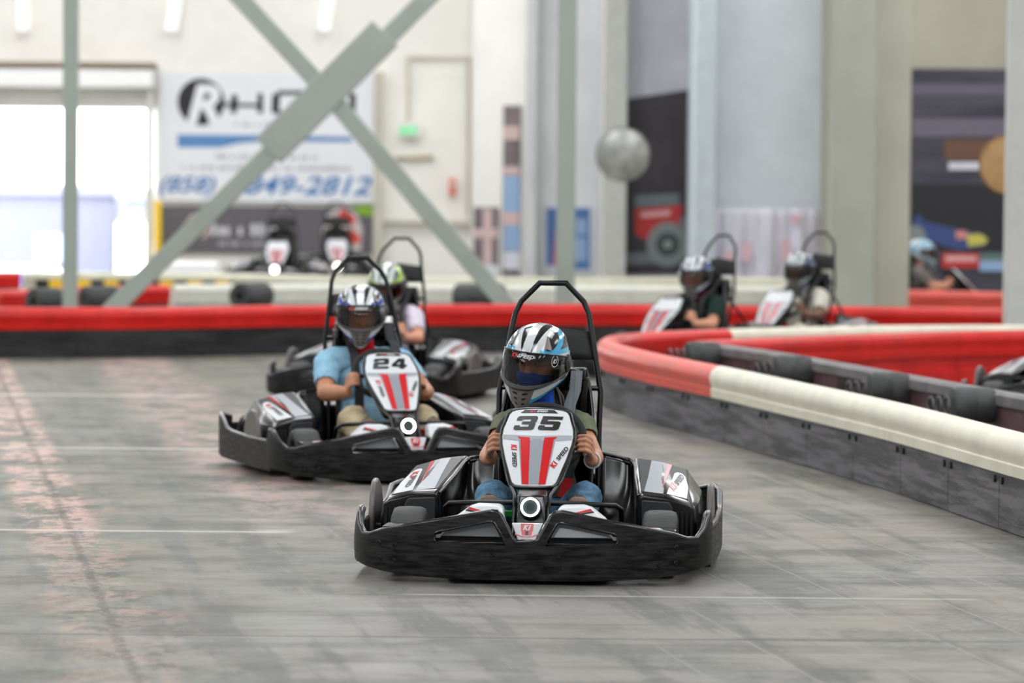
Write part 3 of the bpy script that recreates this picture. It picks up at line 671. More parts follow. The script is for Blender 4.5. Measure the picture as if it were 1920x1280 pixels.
# barriers further back
def back_barrier(label, pts, covers, skirt, h=0.44, seg=1.6):
    return barrier('track_barrier', label, pts[::-1], covers, skirt, h, seg)
bb, Pb, ob = back_barrier('red topped track barrier with dark rollers behind the left steel column', [(-8.0, 36.4), (-6.2, 37.2), (-5.0, 37.9), (-4.2, 39.4), (-3.6, 39.95)], [(0, 0.45, TUBER), (0.45, 1, TUBEP)], WINE)
bb2, _, _ = back_barrier('pale teal track barrier with cream top under the cross brace', [(-3.55, 40.15), (-2.4, 40.8), (-1.2, 41.2), (0.8, 41.5), (3.0, 41.7), (4.0, 41.3)], [(0, 1, mat('barrier_ivory', (226, 226, 214), 0.5, var=0.06))], TUBET)
bb3, _, _ = back_barrier('cream topped far track barrier below the wall banners', [(-5.78, 45.22), (-3.5, 45.2), (-1.6, 44.2), (0.8, 44.6), (2.0, 45.2), (3.3, 45.3)], [(0, 0.999, mat('barrier_khaki', (204, 202, 180), 0.5, var=0.06))], mat('skirt_cream', (214, 212, 196), 0.6))
bb4, _, _ = back_barrier('short red and black far track barrier by the dock door', [(-9.0, 44.4), (-7.4, 44.7), (-6.4, 44.98), (-5.80, 45.2)], [(0, 1, TUBER)], SKIRTD)
# yellow and black warning strip along the cream one
mbw = [(-5.0, 45.12), (-3.6, 45.02)]
for k in range(16):
    t0 = k / 16; x0 = -5.6 + 2.6 * t0; mb = MB(); mb.box((x0 + 0.08, 45.06, 0.30), (0.155, 0.02, 0.09)); mb.build('warning_stripe', mat('safety_yellow', ()) if k % 2 else BOLT, bb3).location = (-bb3.location.x, -bb3.location.y, 0)
back_barrier('red track barrier far right below the racing poster', [(3.6, 40.2), (4.3, 40.5), (5.1, 40.0), (7.0, 39.0)], [(0, 1, TUBEP)], REDF)
# rubber rollers standing behind the far barrier
def roller(px, py, Y, r, label, rot=25, ln=0.34):
    p = atd(px, py, Y); e = empty('rubber_roller', (p[0], Y, 0.0)); tag(e, label, 'roller')
    z = max(r, p[2]); Q = Matrix.Translation((0, 0, z)) @ Matrix.Rotation(R(rot), 4, 'Z') @ Matrix.Rotation(R(90), 4, 'Y')
    mb = MB(); mb.lathe([(r * 0.35, -ln / 2), (r * 0.9, -ln / 2), (r, -ln / 2 + 0.03), (r, ln / 2 - 0.03), (r * 0.9, ln / 2), (r * 0.35, ln / 2)], 24, Q, True); mb.build('drum', RUB, e)
    mb = MB(); mb.lathe([(0, -ln / 2 + 0.02), (r * 0.36, -ln / 2 + 0.02), (r * 0.36, ln / 2 - 0.02), (0, ln / 2 - 0.02)], 16, Q); mb.build('core', BOLT, e)
    mb = MB(); mb.box((0, 0, (z - r) / 2 + 0.02), (0.1, 0.1, max(0.04, z - r + 0.04))); mb.build('foot', BOLT, e)
roller(472, 554, 38.4, 0.135, 'dark rubber roller lying before the pale teal barrier', 60, 0.45)
roller(86, 566, 36.3, 0.14, 'dark rubber roller beside the left steel column', 40, 0.3)
roller(188, 560, 37.2, 0.13, 'dark rubber roller between the left steel column and the brace foot', 30, 0.36)
roller(900, 556, 37.8, 0.13, 'dark rubber roller near the brace right foot', -25, 0.5)

p = atd(358, 500, 47.5); mb = MB(); mb.bounds((-0.34, -0.25, 0.0), (0.34, 0.25, 0.52)); o = mb.build('dock_block', mat('bright_white_plastic', (252, 253, 255), 0.35), bevel=0.04, bseg=3); o.location = (p[0], 47.5, 0); tag(o, 'bright white plastic block behind the brace foot, below the charcoal banner', 'block')
# ------------------------------------------------------------------ the rental kart (x to its left hand side as seen from the front, y backwards, z up; origin at the front on the ground)
BLKP = mat('gloss_black_plastic', (8, 8, 9), 0.2, coat=0.1, rvar=0.08, var=0.15, vscale=9)
BUMP = mat('scuffed_black_bumper', (12, 12, 12), 0.45, tight=0.1, var=0.6, vscale=7, vstretch=(1.2, 1.2, 9), rvar=0.14, bump=0.06, bscale=40, spec=0.22)
MATB = mat('matt_black', (20, 20, 21), 0.6, var=0.2)
WHTP = mat('gloss_white_panel', (212, 215, 218), 0.38, spec=0.35)
SILV = mat('silver_vinyl', (160, 165, 172), 0.42, spec=0.35)
REDV = mat('red_vinyl', (198, 4, 16), 0.3, coat=0.1)
DARKV = mat('charcoal_vinyl', (32, 33, 36), 0.45, spec=0.3, var=0.2, vscale=60)
NUMB = mat('number_black', (10, 10, 11), 0.35)
TYRE = mat('worn_tyre', (66, 66, 66), 0.65, var=0.3, vscale=8, vstretch=(0.4, 3, 3), bump=0.1, bscale=50)
TUBEM = mat('black_steel_tube', (7, 7, 8), 0.3, spec=0.35)
CHRO = mat('bright_metal', (190, 192, 196), 0.2, metal=1.0)
RIMM = mat('dark_rim', (44, 44, 46), 0.4, metal=0.7)
GREEN = mat('green_pedal', (20, 150, 62), 0.3, coat=0.4); REDP = mat('red_pedal', (190, 22, 30), 0.35)
LENS = mat('smoked_lens', (138, 142, 148), 0.15, coat=0.6); 
RING = mat('ring_lamp_white', (255, 255, 250), 0.4, emit=14.0)
BELT = mat('grey_webbing', (104, 110, 116), 0.7, var=0.2, vscale=3, vstretch=(60, 0.2, 0.2)); BELTD = mat('dark_webbing', (44, 45, 47), 0.75); BELTR = mat('red_webbing', (196, 20, 28), 0.7)
SEAT = mat('seat_shell', (18, 18, 20), 0.3, coat=0.3); PAD = mat('seat_pad', (24, 24, 25), 0.75)
def visor_like():
    if 'smoked_plate' in MATS: return MATS['smoked_plate']
    m = bpy.data.materials.new('smoked_plate'); m.use_nodes = True; MATS['smoked_plate'] = m; nt = m.node_tree; b = nt.nodes['Principled BSDF']
    t = nt.nodes.new('ShaderNodeBsdfTransparent'); t.inputs[0].default_value = (0.75, 0.75, 0.76, 1); g = nt.nodes.new('ShaderNodeBsdfGlossy'); g.inputs['Roughness'].default_value = 0.08
    f = nt.nodes.new('ShaderNodeFresnel'); mx = nt.nodes.new('ShaderNodeMixShader'); nt.nodes.remove(b)
    nt.links.new(f.outputs[0], mx.inputs[0]); nt.links.new(t.outputs[0], mx.inputs[1]); nt.links.new(g.outputs[0], mx.inputs[2]); nt.links.new(mx.outputs[0], nt.nodes['Material Output'].inputs[0]); return m
def mir(poly): return [(-u, v) for u, v in poly][::-1]
def num_polys(d):
    """squared italic numerals in a 1 x 1 cell"""
    sh = lambda P: [[(x + 0.22 * (y - 0.5), y) for x, y in L] for L in P]
    if d == '3': L = [[(0.08, 1), (0.90, 1), (1.0, 0.9), (1.0, 0.58), (0.94, 0.5), (1.0, 0.42), (1.0, 0.1), (0.9, 0), (0.1, 0), (0, 0.1), (0, 0.32), (0.28, 0.32), (0.28, 0.22), (0.70, 0.22), (0.70, 0.40), (0.32, 0.40), (0.32, 0.60), (0.70, 0.60), (0.70, 0.78), (0.28, 0.78), (0.28, 0.68), (0.0, 0.68), (0, 0.9)]]
    if d == '5': L = [[(0.02, 1), (1.0, 1), (1.0, 0.78), (0.32, 0.78), (0.32, 0.64), (0.88, 0.64), (1.0, 0.54), (1.0, 0.1), (0.88, 0), (0.1, 0), (0, 0.1), (0, 0.32), (0.30, 0.32), (0.30, 0.22), (0.68, 0.22), (0.68, 0.42), (0.02, 0.42)]]
    if d == '2': L = [[(0.1, 1), (0.90, 1), (1.0, 0.9), (1.0, 0.5), (0.9, 0.4), (0.32, 0.4), (0.32, 0.22), (1.0, 0.22), (1.0, 0), (0, 0), (0, 0.52), (0.1, 0.62), (0.68, 0.62), (0.68, 0.78), (0.30, 0.78), (0.30, 0.68), (0, 0.68), (0, 0.9)]]
    if d == '4': L = [[(0.42, 1), (0.86, 1), (0.86, 0.40), (1.02, 0.40), (1.02, 0.18), (0.86, 0.18), (0.86, 0), (0.54, 0), (0.54, 0.18), (0.0, 0.18), (0.0, 0.40)], [(0.54, 0.40), (0.54, 0.72), (0.30, 0.40)]]
    return sh(L)
def bez_path(ctrl, n=60):
    P = catmull(ctrl, 0.02); return P
def build_kart():
    K = empty('racing_kart')
    # ---- front bumper -------------------------------------------------
    half = [(0, 0.0), (0.16, 0.002), (0.32, 0.012), (0.45, 0.035), (0.545, 0.075), (0.62, 0.14), (0.665, 0.22), (0.688, 0.31), (0.694, 0.40)]
    ctrl = [(-x, y) for x, y in half[:0:-1]] + half
    P = catmull(ctrl, 0.02); SC = P.L / 2
    def bump_fn(s, z, d):
        p, nr = P.frame(s + SC, 0.01)          # travel runs towards +x, right-hand normal points forward (-y)
        bulge = 0.014 * (1 - ((z - 0.13) / 0.13) ** 2)
        o_ = bulge - d
        return (p[0] + nr[0] * o_, p[1] + nr[1] * o_, z)
    sx = lambda x: float(np.interp(x, P.p[:, 0], P.d)) - SC
    top = [(sx(0.036), 0.166), (sx(0.052), 0.176), (sx(0.100), 0.266), (sx(0.114), 0.278), (sx(0.140), 0.280), (sx(0.30), 0.248), (sx(0.45), 0.220), (sx(0.56), 0.196), (sx(0.61), 0.176), (sx(0.645), 0.174), (sx(0.672), 0.205), (sx(0.686), 0.238), (SC - 0.06, 0.258), (SC, 0.258)]
    bot = [(SC, 0.072), (sx(0.66), 0.062), (sx(0.55), 0.040), (sx(0.40), 0.026), (sx(0.2), 0.020)]
    outl = [(-x, z) for x, z in top[::-1]] + top + bot + [(-x, z) for x, z in bot[::-1]]
    hole = [(sx(0.078), 0.160), (sx(0.082), 0.172), (sx(0.118), 0.238), (sx(0.130), 0.245), (sx(0.155), 0.243), (sx(0.335), 0.205), (sx(0.352), 0.195), (sx(0.352), 0.172), (sx(0.345), 0.163)]
    me = sheet_mesh('bumper', [outl, hole, mir(hole)], bump_fn, 0.028, 0.025, 0.05)
    bo = link('bumper', me, BUMP, K, angle=35)
    # rounded lip along the upper edge
    lip = [bump_fn(s, z, 0.012) for s, z in [(-x, z) for x, z in top[::-1]] + top]
    mb = MB(); mb.tube(lip, 0.0125, 8); mb.build('bumper_lip', BLKP, bo, angle=60)
    for sg in (-1, 1):
        fr = [bump_fn(sg * s, z, 0.002) for s, z in hole]
        mb = MB(); mb.tube(fr, 0.006, 6, closed=True); mb.build('window_rim', BLKP, bo, angle=60)
        # smoked facets set back behind the window
        A = [(0.085, 0.155), (0.118, 0.252), (0.17, 0.252), (0.36, 0.196), (0.36, 0.155)]
        mb = MB(); mb.prism(A, lambda u, v, d: (sg * u, 0.055 + 0.03 * u + d, v), 0.0, 0.01); pk = mb.build('window_pocket', MATB, bo, smooth=False)
        F1 = [(0.092, 0.182), (0.120, 0.240), (0.155, 0.240), (0.322, 0.204), (0.335, 0.183)]
        mb = MB(); mb.prism(F1, lambda u, v, d: (sg * u, 0.028 + 0.03 * u + (v - 0.18) * 0.25 + d, v), 0.0, 0.02); mb.build('lens', LENS, bo, smooth=False, bevel=0.004)
        F2 = [(0.316, 0.200), (0.332, 0.190), (0.350, 0.186), (0.350, 0.176), (0.335, 0.176)]
        mb = MB(); mb.prism(F2, lambda u, v, d: (sg * u, 0.026 + 0.03 * u + d, v), 0.0, 0.01); mb.build('lens_tip', WHTP, bo, smooth=False)
        for bx, bz in ((0.129, 0.117), (0.129, 0.075), (0.505, 0.145), (0.505, 0.085), (0.565, 0.15), (0.565, 0.09)):
            p = Vector(bump_fn(sx(sg * bx), bz, -0.001)); q = Vector(bump_fn(sx(sg * bx), bz, -0.02)) - p
            mb = MB(); mb.lathe([(0.0, 0.001), (0.0035, 0.001), (0.004, 0.004), (0.0075, 0.004), (0.010, 0.0)], 12, Matrix.Translation(p) @ q.to_track_quat('Z', 'Y').to_matrix().to_4x4()); mb.build('bolt', RIMM, bo)
    # ---- side bumpers and rear bumper ---------------------------------
    for sg in (-1, 1):
        c2 = [(0.690, 0.34), (0.702, 0.60), (0.706, 0.95), (0.704, 1.30), (0.692, 1.52), (0.66, 1.64), (0.60, 1.69)]
        P2 = catmull(c2, 0.02)
        def side_fn(s, z, d):
            p, nr = P2.frame(s, 0.01); o_ = 0.006 - d
            return (sg * (p[0] + nr[0] * o_), p[1] + nr[1] * o_, z)
        L = P2.L
        ol = [(0.0, 0.05), (0.0, 0.20), (0.45, 0.195), (0.85, 0.20), (L - 0.40, 0.21), (L - 0.26, 0.262), (L - 0.10, 0.27), (L, 0.25), (L, 0.07), (L - 0.3, 0.05)]
        me = sheet_mesh('side_bumper', [ol], side_fn, 0.024, 0.04, 0.1); so = link('side_bumper', me, BUMP, K, angle=35)
        lp = [side_fn(s, z, 0.012) for s, z in ol[1:8]]; mb = MB(); mb.tube(lp, 0.0115, 8); mb.build('bumper_lip', BLKP, so, angle=60)
        # upright guard plate
        G = [(0.66, 0.09), (0.65, 0.20), (0.69, 0.29), (0.74, 0.335), (0.81, 0.343), (0.90, 0.315), (0.96, 0.25), (0.98, 0.10)]
        mb = MB(); mb.prism(G, lambda u, v, d: (sg * (0.678 + d), u, v), -0.012, 0.012); mb.build('guard_plate', mat('guard_grey_plastic', (96, 90, 88), 0.4, coat=0.1), K, bevel=0.008, bseg=3)
        mb = MB(); mb.tube([(sg * 0.678, 0.68, 0.08), (sg * 0.678, 0.68, 0.18)], 0.014, 10); mb.tube([(sg * 0.678, 0.72, 0.16), (sg * 0.50, 0.70, 0.15)], 0.010, 8); mb.tube([(sg * 0.678, 0.80, 0.12), (sg * 0.50, 0.80, 0.11)], 0.010, 8); mb.build('guard_bracket', TUBEM, K)
    mb = MB(); pr = [(-0.62, 1.68), (-0.4, 1.74), (0.0, 1.755), (0.4, 1.74), (0.62, 1.68)]; P3 = catmull(pr, 0.05)
    mb.loft([[Vector((*P3.frame(t)[0], z)) + Vector((*(P3.frame(t)[1] * o_), 0)) for o_, z in ((-0.015, 0.06), (0.02, 0.06), (0.02, 0.22), (-0.015, 0.22))] for t in np.linspace(0, P3.L, 24)]); mb.build('rear_bumper', BUMP, K, bevel=0.008)
    # ---- chassis ------------------------------------------------------
    mb = MB(); mb.prism([(-0.30, 0.06), (0.30, 0.06), (0.34, 0.30), (0.26, 0.62), (0.24, 1.20), (0.50, 1.35), (0.50, 1.62), (-0.50, 1.62), (-0.50, 1.35), (-0.24, 1.20), (-0.26, 0.62), (-0.34, 0.30)], lambda u, v, d: (u, v, d), 0.035, 0.055); mb.build('floor_tray', MATB, K, smooth=False)
    for sg in (-1, 1):
        mb = MB(); mb.tube([(sg * 0.28, 0.10, 0.075), (sg * 0.33, 0.40, 0.075), (sg * 0.30, 0.7, 0.075), (sg * 0.30, 1.6, 0.09)], 0.016, 10); mb.build('chassis_rail', TUBEM, K)
        mb = MB(); mb.tube([(sg * 0.30, 0.42, 0.13), (sg * 0.45, 0.42, 0.13)], 0.014, 10); mb.box((sg * 0.40, 0.42, 0.13), (0.03, 0.03, 0.12)); mb.build('stub_axle', TUBEM, K)
        mb = MB(); mb.bounds((sg * 0.36, 0.12, 0.196), (sg * 0.57, 0.29, 0.210)); st = mb.build('step_panel', BLKP, K, bevel=0.006)
        fnp = lambda u, v: (sg * u, v + 0.02, 0.212)
        decal('white_print', [[[(0.37, 0.115), (0.52, 0.13), (0.50, 0.19), (0.40, 0.19)]]], fnp, WHTP, st, None, None); decal('red_print', [[[(0.40, 0.192), (0.50, 0.192), (0.47, 0.21), (0.42, 0.21)]]], fnp, REDV, st, None, None)
        mb = MB(); mb.tube([(sg * 0.31, 0.12, 0.15), (sg * 0.60, 0.20, 0.15)], 0.012, 8); mb.build('bumper_stay', TUBEM, K)
    mb = MB(); mb.tube([(-0.52, 1.42, 0.14), (0.52, 1.42, 0.14)], 0.018, 12); mb.build('rear_axle', CHRO, K)
    # ---- wheels -------------------------------------------------------
    def wheel(x, y, r, w):
        e = empty('wheel', (x, y, r), parent=K); Q = Matrix.Rotation(R(90), 4, 'Y'); h = w / 2
        mb = MB(); mb.lathe([(r * 0.50, -h * 0.80), (r * 0.60, -h * 0.98), (r * 0.80, -h), (r * 0.93, -h * 0.90), (r * 0.985, -h * 0.62), (r, 0), (r * 0.985, h * 0.62), (r * 0.93, h * 0.90), (r * 0.80, h), (r * 0.60, h * 0.98), (r * 0.50, h * 0.80)], 36, Q, True); mb.build('tyre', TYRE, e, angle=60)
        mb = MB(); mb.lathe([(0.0, -h * 0.55), (r * 0.2, -h * 0.6), (r * 0.42, -h * 0.35), (r * 0.52, -h * 0.85), (r * 0.52, h * 0.85), (r * 0.42, h * 0.35), (r * 0.2, h * 0.6), (0, h * 0.55)], 24, Q); mb.build('rim', RIMM, e)
        for k in range(3):
            a = k * 2.094; mb = MB(); mb.lathe([(0, 0.012), (0.007, 0.01), (0.007, -0.012), (0, -0.012)], 6, Matrix.Translation((h * 0.6 * (1 if x > 0 else -1), 0.03 * math.cos(a), 0.03 * math.sin(a))) @ Q); mb.build('wheel_nut', CHRO, e)
    for sg in (-1, 1):
        wheel(sg * 0.495, 0.42, 0.132, 0.135); wheel(sg * 0.50, 1.42, 0.14, 0.20)
    # ---- side pods ----------------------------------------------------
    for sg in (-1, 1):
        # outline points of a cross section, inner bottom -> inner ridge -> outer shoulder -> outer edge -> outer bottom
        S = [(0.585, [(0.400, 0.10), (0.398, 0.22), (0.402, 0.296), (0.415, 0.306), (0.510, 0.298), (0.600, 0.272), (0.622, 0.258), (0.630, 0.20), (0.632, 0.10)]),
             (0.610, [(0.392, 0.10), (0.390, 0.22), (0.390, 0.303), (0.402, 0.316), (0.505, 0.309), (0.602, 0.283), (0.626, 0.262), (0.634, 0.20), (0.636, 0.10)]),
             (0.90, [(0.360, 0.10), (0.366, 0.22), (0.366, 0.345), (0.378, 0.358), (0.485, 0.348), (0.585, 0.318), (0.630, 0.265), (0.640, 0.20), (0.640, 0.10)]),
             (1.25, [(0.330, 0.10), (0.338, 0.22), (0.338, 0.394), (0.352, 0.407), (0.460, 0.394), (0.565, 0.362), (0.625, 0.275), (0.636, 0.20), (0.638, 0.12)]),
             (1.31, [(0.330, 0.10), (0.338, 0.22), (0.342, 0.380), (0.358, 0.394), (0.462, 0.380), (0.560, 0.348), (0.615, 0.265), (0.625, 0.20), (0.63, 0.14)]),
             (1.36, [(0.332, 0.16), (0.340, 0.22), (0.352, 0.33), (0.365, 0.34), (0.462, 0.33), (0.548, 0.305), (0.59, 0.25), (0.60, 0.21), (0.60, 0.19)])]
        mb = MB(); mb.loft([[Vector((sg * x, y, z)) for x, z in sec] for y, sec in S]); pod = mb.build('side_pod', BLKP, K, angle=28, bevel=0.007, bseg=3)
        A, B, C, D = Vector((0.404, 0.615, 0.3175)), Vector((0.604, 0.615, 0.2845)), Vector((0.562, 1.245, 0.3635)), Vector((0.354, 1.245, 0.408))
        def tf(u, v, k=1):      # u inner->outer, v front->back on the pod top; the top is bent along its middle
            p = (A * (1 - u) + B * u) * (1 - v) + (D * (1 - u) + C * u) * v
            p = p + Vector((0, 0, 0.0062 * (1 - abs(2 * u - 1)) + 0.0012 * k)); return (sg * p.x, p.y, p.z)
        tk = lambda k: (lambda u, v: tf(u, v, k))
        decal('charcoal_print', [[[(0.03, 0.02), (0.97, 0.02), (0.97, 0.98), (0.03, 0.98)]]], tk(1), DARKV, pod, 0.1, 0.1)
        decal('silver_print', [[[(0.08, 0.015), (0.46, 0.015), (0.62, 0.985), (0.30, 0.985), (0.19, 0.45)]]], tk(2), SILV, pod, 0.1, 0.1)
        decal('red_print', [[[(0.46, 0.20), (0.62, 0.985), (0.71, 0.985), (0.485, 0.24)]]], tk(2.6), REDV, pod, 0.1, 0.1)
        decal('white_print', [[[(0.53, 0.03), (0.93, 0.03), (0.99, 0.40), (0.955, 0.72), (0.90, 0.80), (0.80, 0.80), (0.74, 0.74)]]], tk(2), WHTP, pod, 0.1, 0.1)
        # speed lettering on the white field, reading across
        tfm = lambda u, v: (lambda q: (q[0], q[1], q[2]))(tf(0.78 + (u if sg > 0 else -u) / 0.2, 0.44 + v * 4.2 / 0.64, 3.4))
        text_decal('lettering_red', 'K1', -0.020 if sg > 0 else -0.010, -0.022 if sg > 0 else 0.026, 0.034, 0.028, tfm, REDV, pod, rot=R(58 if sg > 0 else -78), bold=0.05, shear=0.3)
        text_decal('lettering_black', 'SPEED', 0.008 if sg > 0 else 0.004, 0.018 if sg > 0 else -0.012, 0.060, 0.022, tfm, NUMB, pod, rot=R(58 if sg > 0 else -78), bold=0.03, shear=0.3)
        # front face plate and louvres
        mb = MB(); mb.prism([(0.412, 0.12), (0.412, 0.288), (0.52, 0.282), (0.535, 0.26), (0.535, 0.12)], lambda u, v, d: (sg * u, 0.585 - d, v), -0.004, 0.006); mb.build('front_plate', mat('satin_black_plastic', (44, 45, 48), 0.4), pod, bevel=0.004)
        for k in range(4):
            x = 0.556 + k * 0.018; mb = MB(); mb.bounds((sg * (x - 0.0055), 0.578, 0.13), (sg * (x + 0.0055), 0.586, 0.245)); mb.build('louvre', mat('slot_black', (5, 5, 6), 0.8), pod, bevel=0.002)
        # hollow inner flank running to the seat
        R0 = catmull([(0.402, 0.60, 0.300), (0.372, 0.90, 0.345), (0.345, 1.18, 0.392), (0.275, 1.19, 0.415), (0.205, 1.17, 0.432)], 0.02)
        R1 = catmull([(0.400, 0.60, 0.115), (0.345, 0.80, 0.10), (0.285, 0.94, 0.10), (0.245, 1.02, 0.11), (0.215, 1.06, 0.13)], 0.02)
        def flank(u, v):
            a = R0.at(u * R0.L); b = R1.at(u * R1.L); p = a * (1 - v) + b * v; k = math.sin(math.pi * v) * math.sin(math.pi * min(1, u * 1.02)) * 0.055
            return (sg * (p[0] + k * 0.9), p[1] + k, p[2] - k * 0.2)
        mb = MB(); mb.grid(flank, 26, 14); fl = mb.build('inner_flank', BLKP, K, angle=60); md = fl.modifiers.new('t', 'SOLIDIFY'); md.thickness = 0.006
        mb = MB(); mb.tube([R0.at(t) * np.array([sg, 1, 1]) for t in np.linspace(0, R0.L, 24)], 0.010, 8); mb.build('flank_ridge', BLKP, fl, angle=60)
        mb = MB(); mb.prism([(0.205, 1.17), (0.275, 1.19), (0.345, 1.18), (0.345, 1.34), (0.205, 1.30)], lambda u, v, d: (sg * u, v, 0.432 - (u - 0.205) * 0.25 - (v - 1.17) * 0.15 - d), 0.0, 0.02); mb.build('shoulder_cover', BLKP, K, bevel=0.008)
        for (ua, ub, va, vb) in ((0.80, 0.92, 0.18, 0.26), (0.80, 0.83, 0.40, 0.58)):
            mb = MB(); mb.grid(lambda u, v: (lambda q: (q[0] - sg * 0.004, q[1] - 0.004, q[2]))(flank(ua + (ub - ua) * u, va + (vb - va) * v)), 4, 3); mb.build('flank_slot', mat('slot_black', ()), fl)
    # ---- nose fairing, ring lamp, pylon ------------------------------
    def pan(u, v, d=0.0):       # u across (m), v 0 bottom .. 1 top, d outwards
        y = 0.350 + 0.245 * v + 0.03 * v * v; z = 0.352 + 0.292 * v - 0.010 * v * v
        y += 0.9 * u * u; z -= 0.25 * u * u
        n = Vector((0, -0.74, 0.67)); p = Vector((u, y, z)) + n * d; return (p.x, p.y, p.z)
    rt = [(0.046, -0.005), (0.074, 0.008), (0.086, 0.04), (0.118, 0.33), (0.136, 0.54), (0.140, 0.64), (0.137, 0.74), (0.118, 0.93), (0.109, 0.965), (0.093, 0.985), (0.05, 1.0)]
    sil = rt + [(-u, v) for u, v in rt[::-1]]
    me = sheet_mesh('nose_panel', [sil], lambda u, v, d: pan(u, v, 0.012 - d), 0.014, 0.04, 0.08); nose = link('nose_panel', me, WHTP, K, angle=50)
    rim = [(u * 1.05, v + (-0.018 if v < 0.05 else 0.012 if v > 0.9 else 0.0)) for u, v in sil]
    me = sheet_mesh('nose_shell', [rim], lambda u, v, d: pan(u * (1 - d * 2.0), v * (1 - d * 0.6) + d * 0.35, 0.006 - d), 0.075, 0.05, 0.12); link('nose_shell', me, BLKP, nose, angle=40)
    mb = MB(); mb.tube([pan(u, v, 0.008) for u, v in rim], 0.0075, 8, closed=True); mb.build('nose_rim', BLKP, nose, angle=60)
    pd = lambda k: (lambda u, v: pan(u, v, 0.0125 + 0.0006 * k))
    decal('grey_band', [[[(-0.1365, 0.60), (-0.1375, 0.66), (0, 0.635), (0.1375, 0.66), (0.1365, 0.60), (0.078, 0.575), (-0.078, 0.575)]]], pd(1), SILV, nose, 0.04, 0.06)
    decal('grey_stripe', [[[(-0.048, 0.01), (0.048, 0.01), (0.074, 0.60), (-0.074, 0.60)]]], pd(1), mat('mid_grey_vinyl', (144, 149, 157), 0.3, coat=0.1), nose, 0.03, 0.06)
    for sg in (-1, 1):
        decal('red_stripe', [[[(sg * 0.020, 0.005), (sg * 0.046, 0.012), (sg * 0.066, 0.585), (sg * 0.080, 0.63), (sg * 0.030, 0.615), (sg * 0.027, 0.57)][::sg]]], pd(2), REDV, nose, 0.03, 0.06)
        f3 = lambda u, v: pan(sg * 0.094 + u, 0.37 + v / 0.40, 0.0150)
        a = R(-84) if sg < 0 else R(62)
        dx, dy = (0.005, 0.045) if sg < 0 else (-0.020, -0.042)
        text_decal('lettering_red', 'K1', dx, dy, 0.034, 0.024, f3, REDV, nose, rot=a, bold=0.05, shear=0.3)
        dx, dy = (0.011, -0.018) if sg < 0 else (0.010, 0.016)
        text_decal('lettering_black', 'SPEED', dx, dy, 0.078, 0.018, f3, NUMB, nose, rot=a, bold=0.03, shear=0.3)
    decal('badge_black', [[[(-0.075, 0.945), (0.075, 0.945), (0.058, 0.99), (-0.058, 0.99)]]], pd(1), NUMB, nose, 0.04, None)
    text_decal('lettering_red', 'K1', -0.026, 0.967, 0.022, 0.03, pd(2), REDV, nose, bold=0.05, shear=0.3); text_decal('lettering_white', 'SPEED', 0.012, 0.967, 0.044, 0.024, pd(2), WHTP, nose, bold=0.03, shear=0.3)
    # pylon carrying the ring lamp
    pl = [(0.05, 0.20, [0.080, 0.075]), (0.16, 0.20, [0.074, 0.072]), (0.28, 0.235, [0.062, 0.070]), (0.325, 0.262, [0.060, 0.066]), (0.36, 0.385, [0.070, 0.07]), (0.44, 0.47, [0.09, 0.06])]
    mb = MB(); mb.loft([[Vector((sx_ * w[0] * k, y + dy, z)) for sx_, k, dy in ((-1, 0.82, 0.0), (1, 0.82, 0.0), (1, 1, 0.02), (1, 1, w[1] * 1.6), (-1, 1, w[1] * 1.6), (-1, 1, 0.02))] for z, y, w in pl]); mb.build('nose_pylon', BLKP, K, angle=30, bevel=0.006)
    for sg in (-1, 1):
        mb = MB(); mb.tube([(sg * 0.135, 0.50, 0.47), (sg * 0.105, 0.40, 0.375), (sg * 0.070, 0.30, 0.325), (sg * 0.066, 0.245, 0.27), (sg * 0.070, 0.205, 0.18)], 0.008, 8); mb.build('nose_strut', BLKP, K, angle=60)
    lm = empty('ring_lamp', (0, 0.196, 0.286), parent=K); Q = Matrix.Rotation(R(80), 4, 'X')
    mb = MB(); mb.lathe([(0.0, -0.004), (0.0298, -0.004), (0.0298, -0.03), (0, -0.03)], 32, Q); mb.build('lamp_face', mat('lamp_face_dark', (34, 42, 42), 0.12, coat=0.5), lm)
    mb = MB(); mb.lathe([(0.0300, 0.0), (0.0310, 0.004), (0.0365, 0.004), (0.0375, 0.0), (0.036, -0.01), (0.031, -0.01)], 40, Q, True); mb.build('light_ring', RING, lm)
    mb = MB(); mb.lathe([(0.038, 0.001), (0.042, 0.0), (0.043, -0.03), (0.038, -0.03)], 40, Q, True); mb.build('bezel', BLKP, lm)
    # white centre badge in the notch
    bf = lambda u, v, d=0.0: (u, 0.030 + (v - 0.16) * 0.5 - d, v)
    mb = MB(); mb.prism([(-0.030, 0.162), (0.030, 0.162), (0.060, 0.234), (-0.060, 0.234)], lambda u, v, d: bf(u, v, d), -0.02, 0.0); bd = mb.build('centre_badge', WHTP, K, bevel=0.003)
    bl = lambda k: (lambda u, v: bf(u, v, 0.0008 * k))
    decal('badge_red', [[[(-0.023, 0.205), (0.023, 0.205), (0.025, 0.2335), (-0.025, 0.2335)]]], bl(1), REDV, bd, None, None)
    decal('badge_red', [[[(-0.018, 0.190), (-0.006, 0.190), (-0.006, 0.205), (-0.021, 0.205)]], [[(0.006, 0.190), (0.018, 0.190), (0.021, 0.205), (0.006, 0.205)]]], bl(1), REDV, bd, None, None)
    decal('badge_black', [[[(-0.006, 0.190), (0.006, 0.190), (0.006, 0.206), (-0.006, 0.206)]], [[(-0.028, 0.163), (0.028, 0.163), (0.020, 0.176), (-0.020, 0.176)]]], bl(1), NUMB, bd, None, None)
    decal('badge_red', [[[(-0.046, 0.197), (-0.018, 0.187), (0.018, 0.187), (0.046, 0.197), (0.0455, 0.192), (0.018, 0.183), (-0.018, 0.183), (-0.0455, 0.192)]]], bl(2), REDV, bd, None, None)
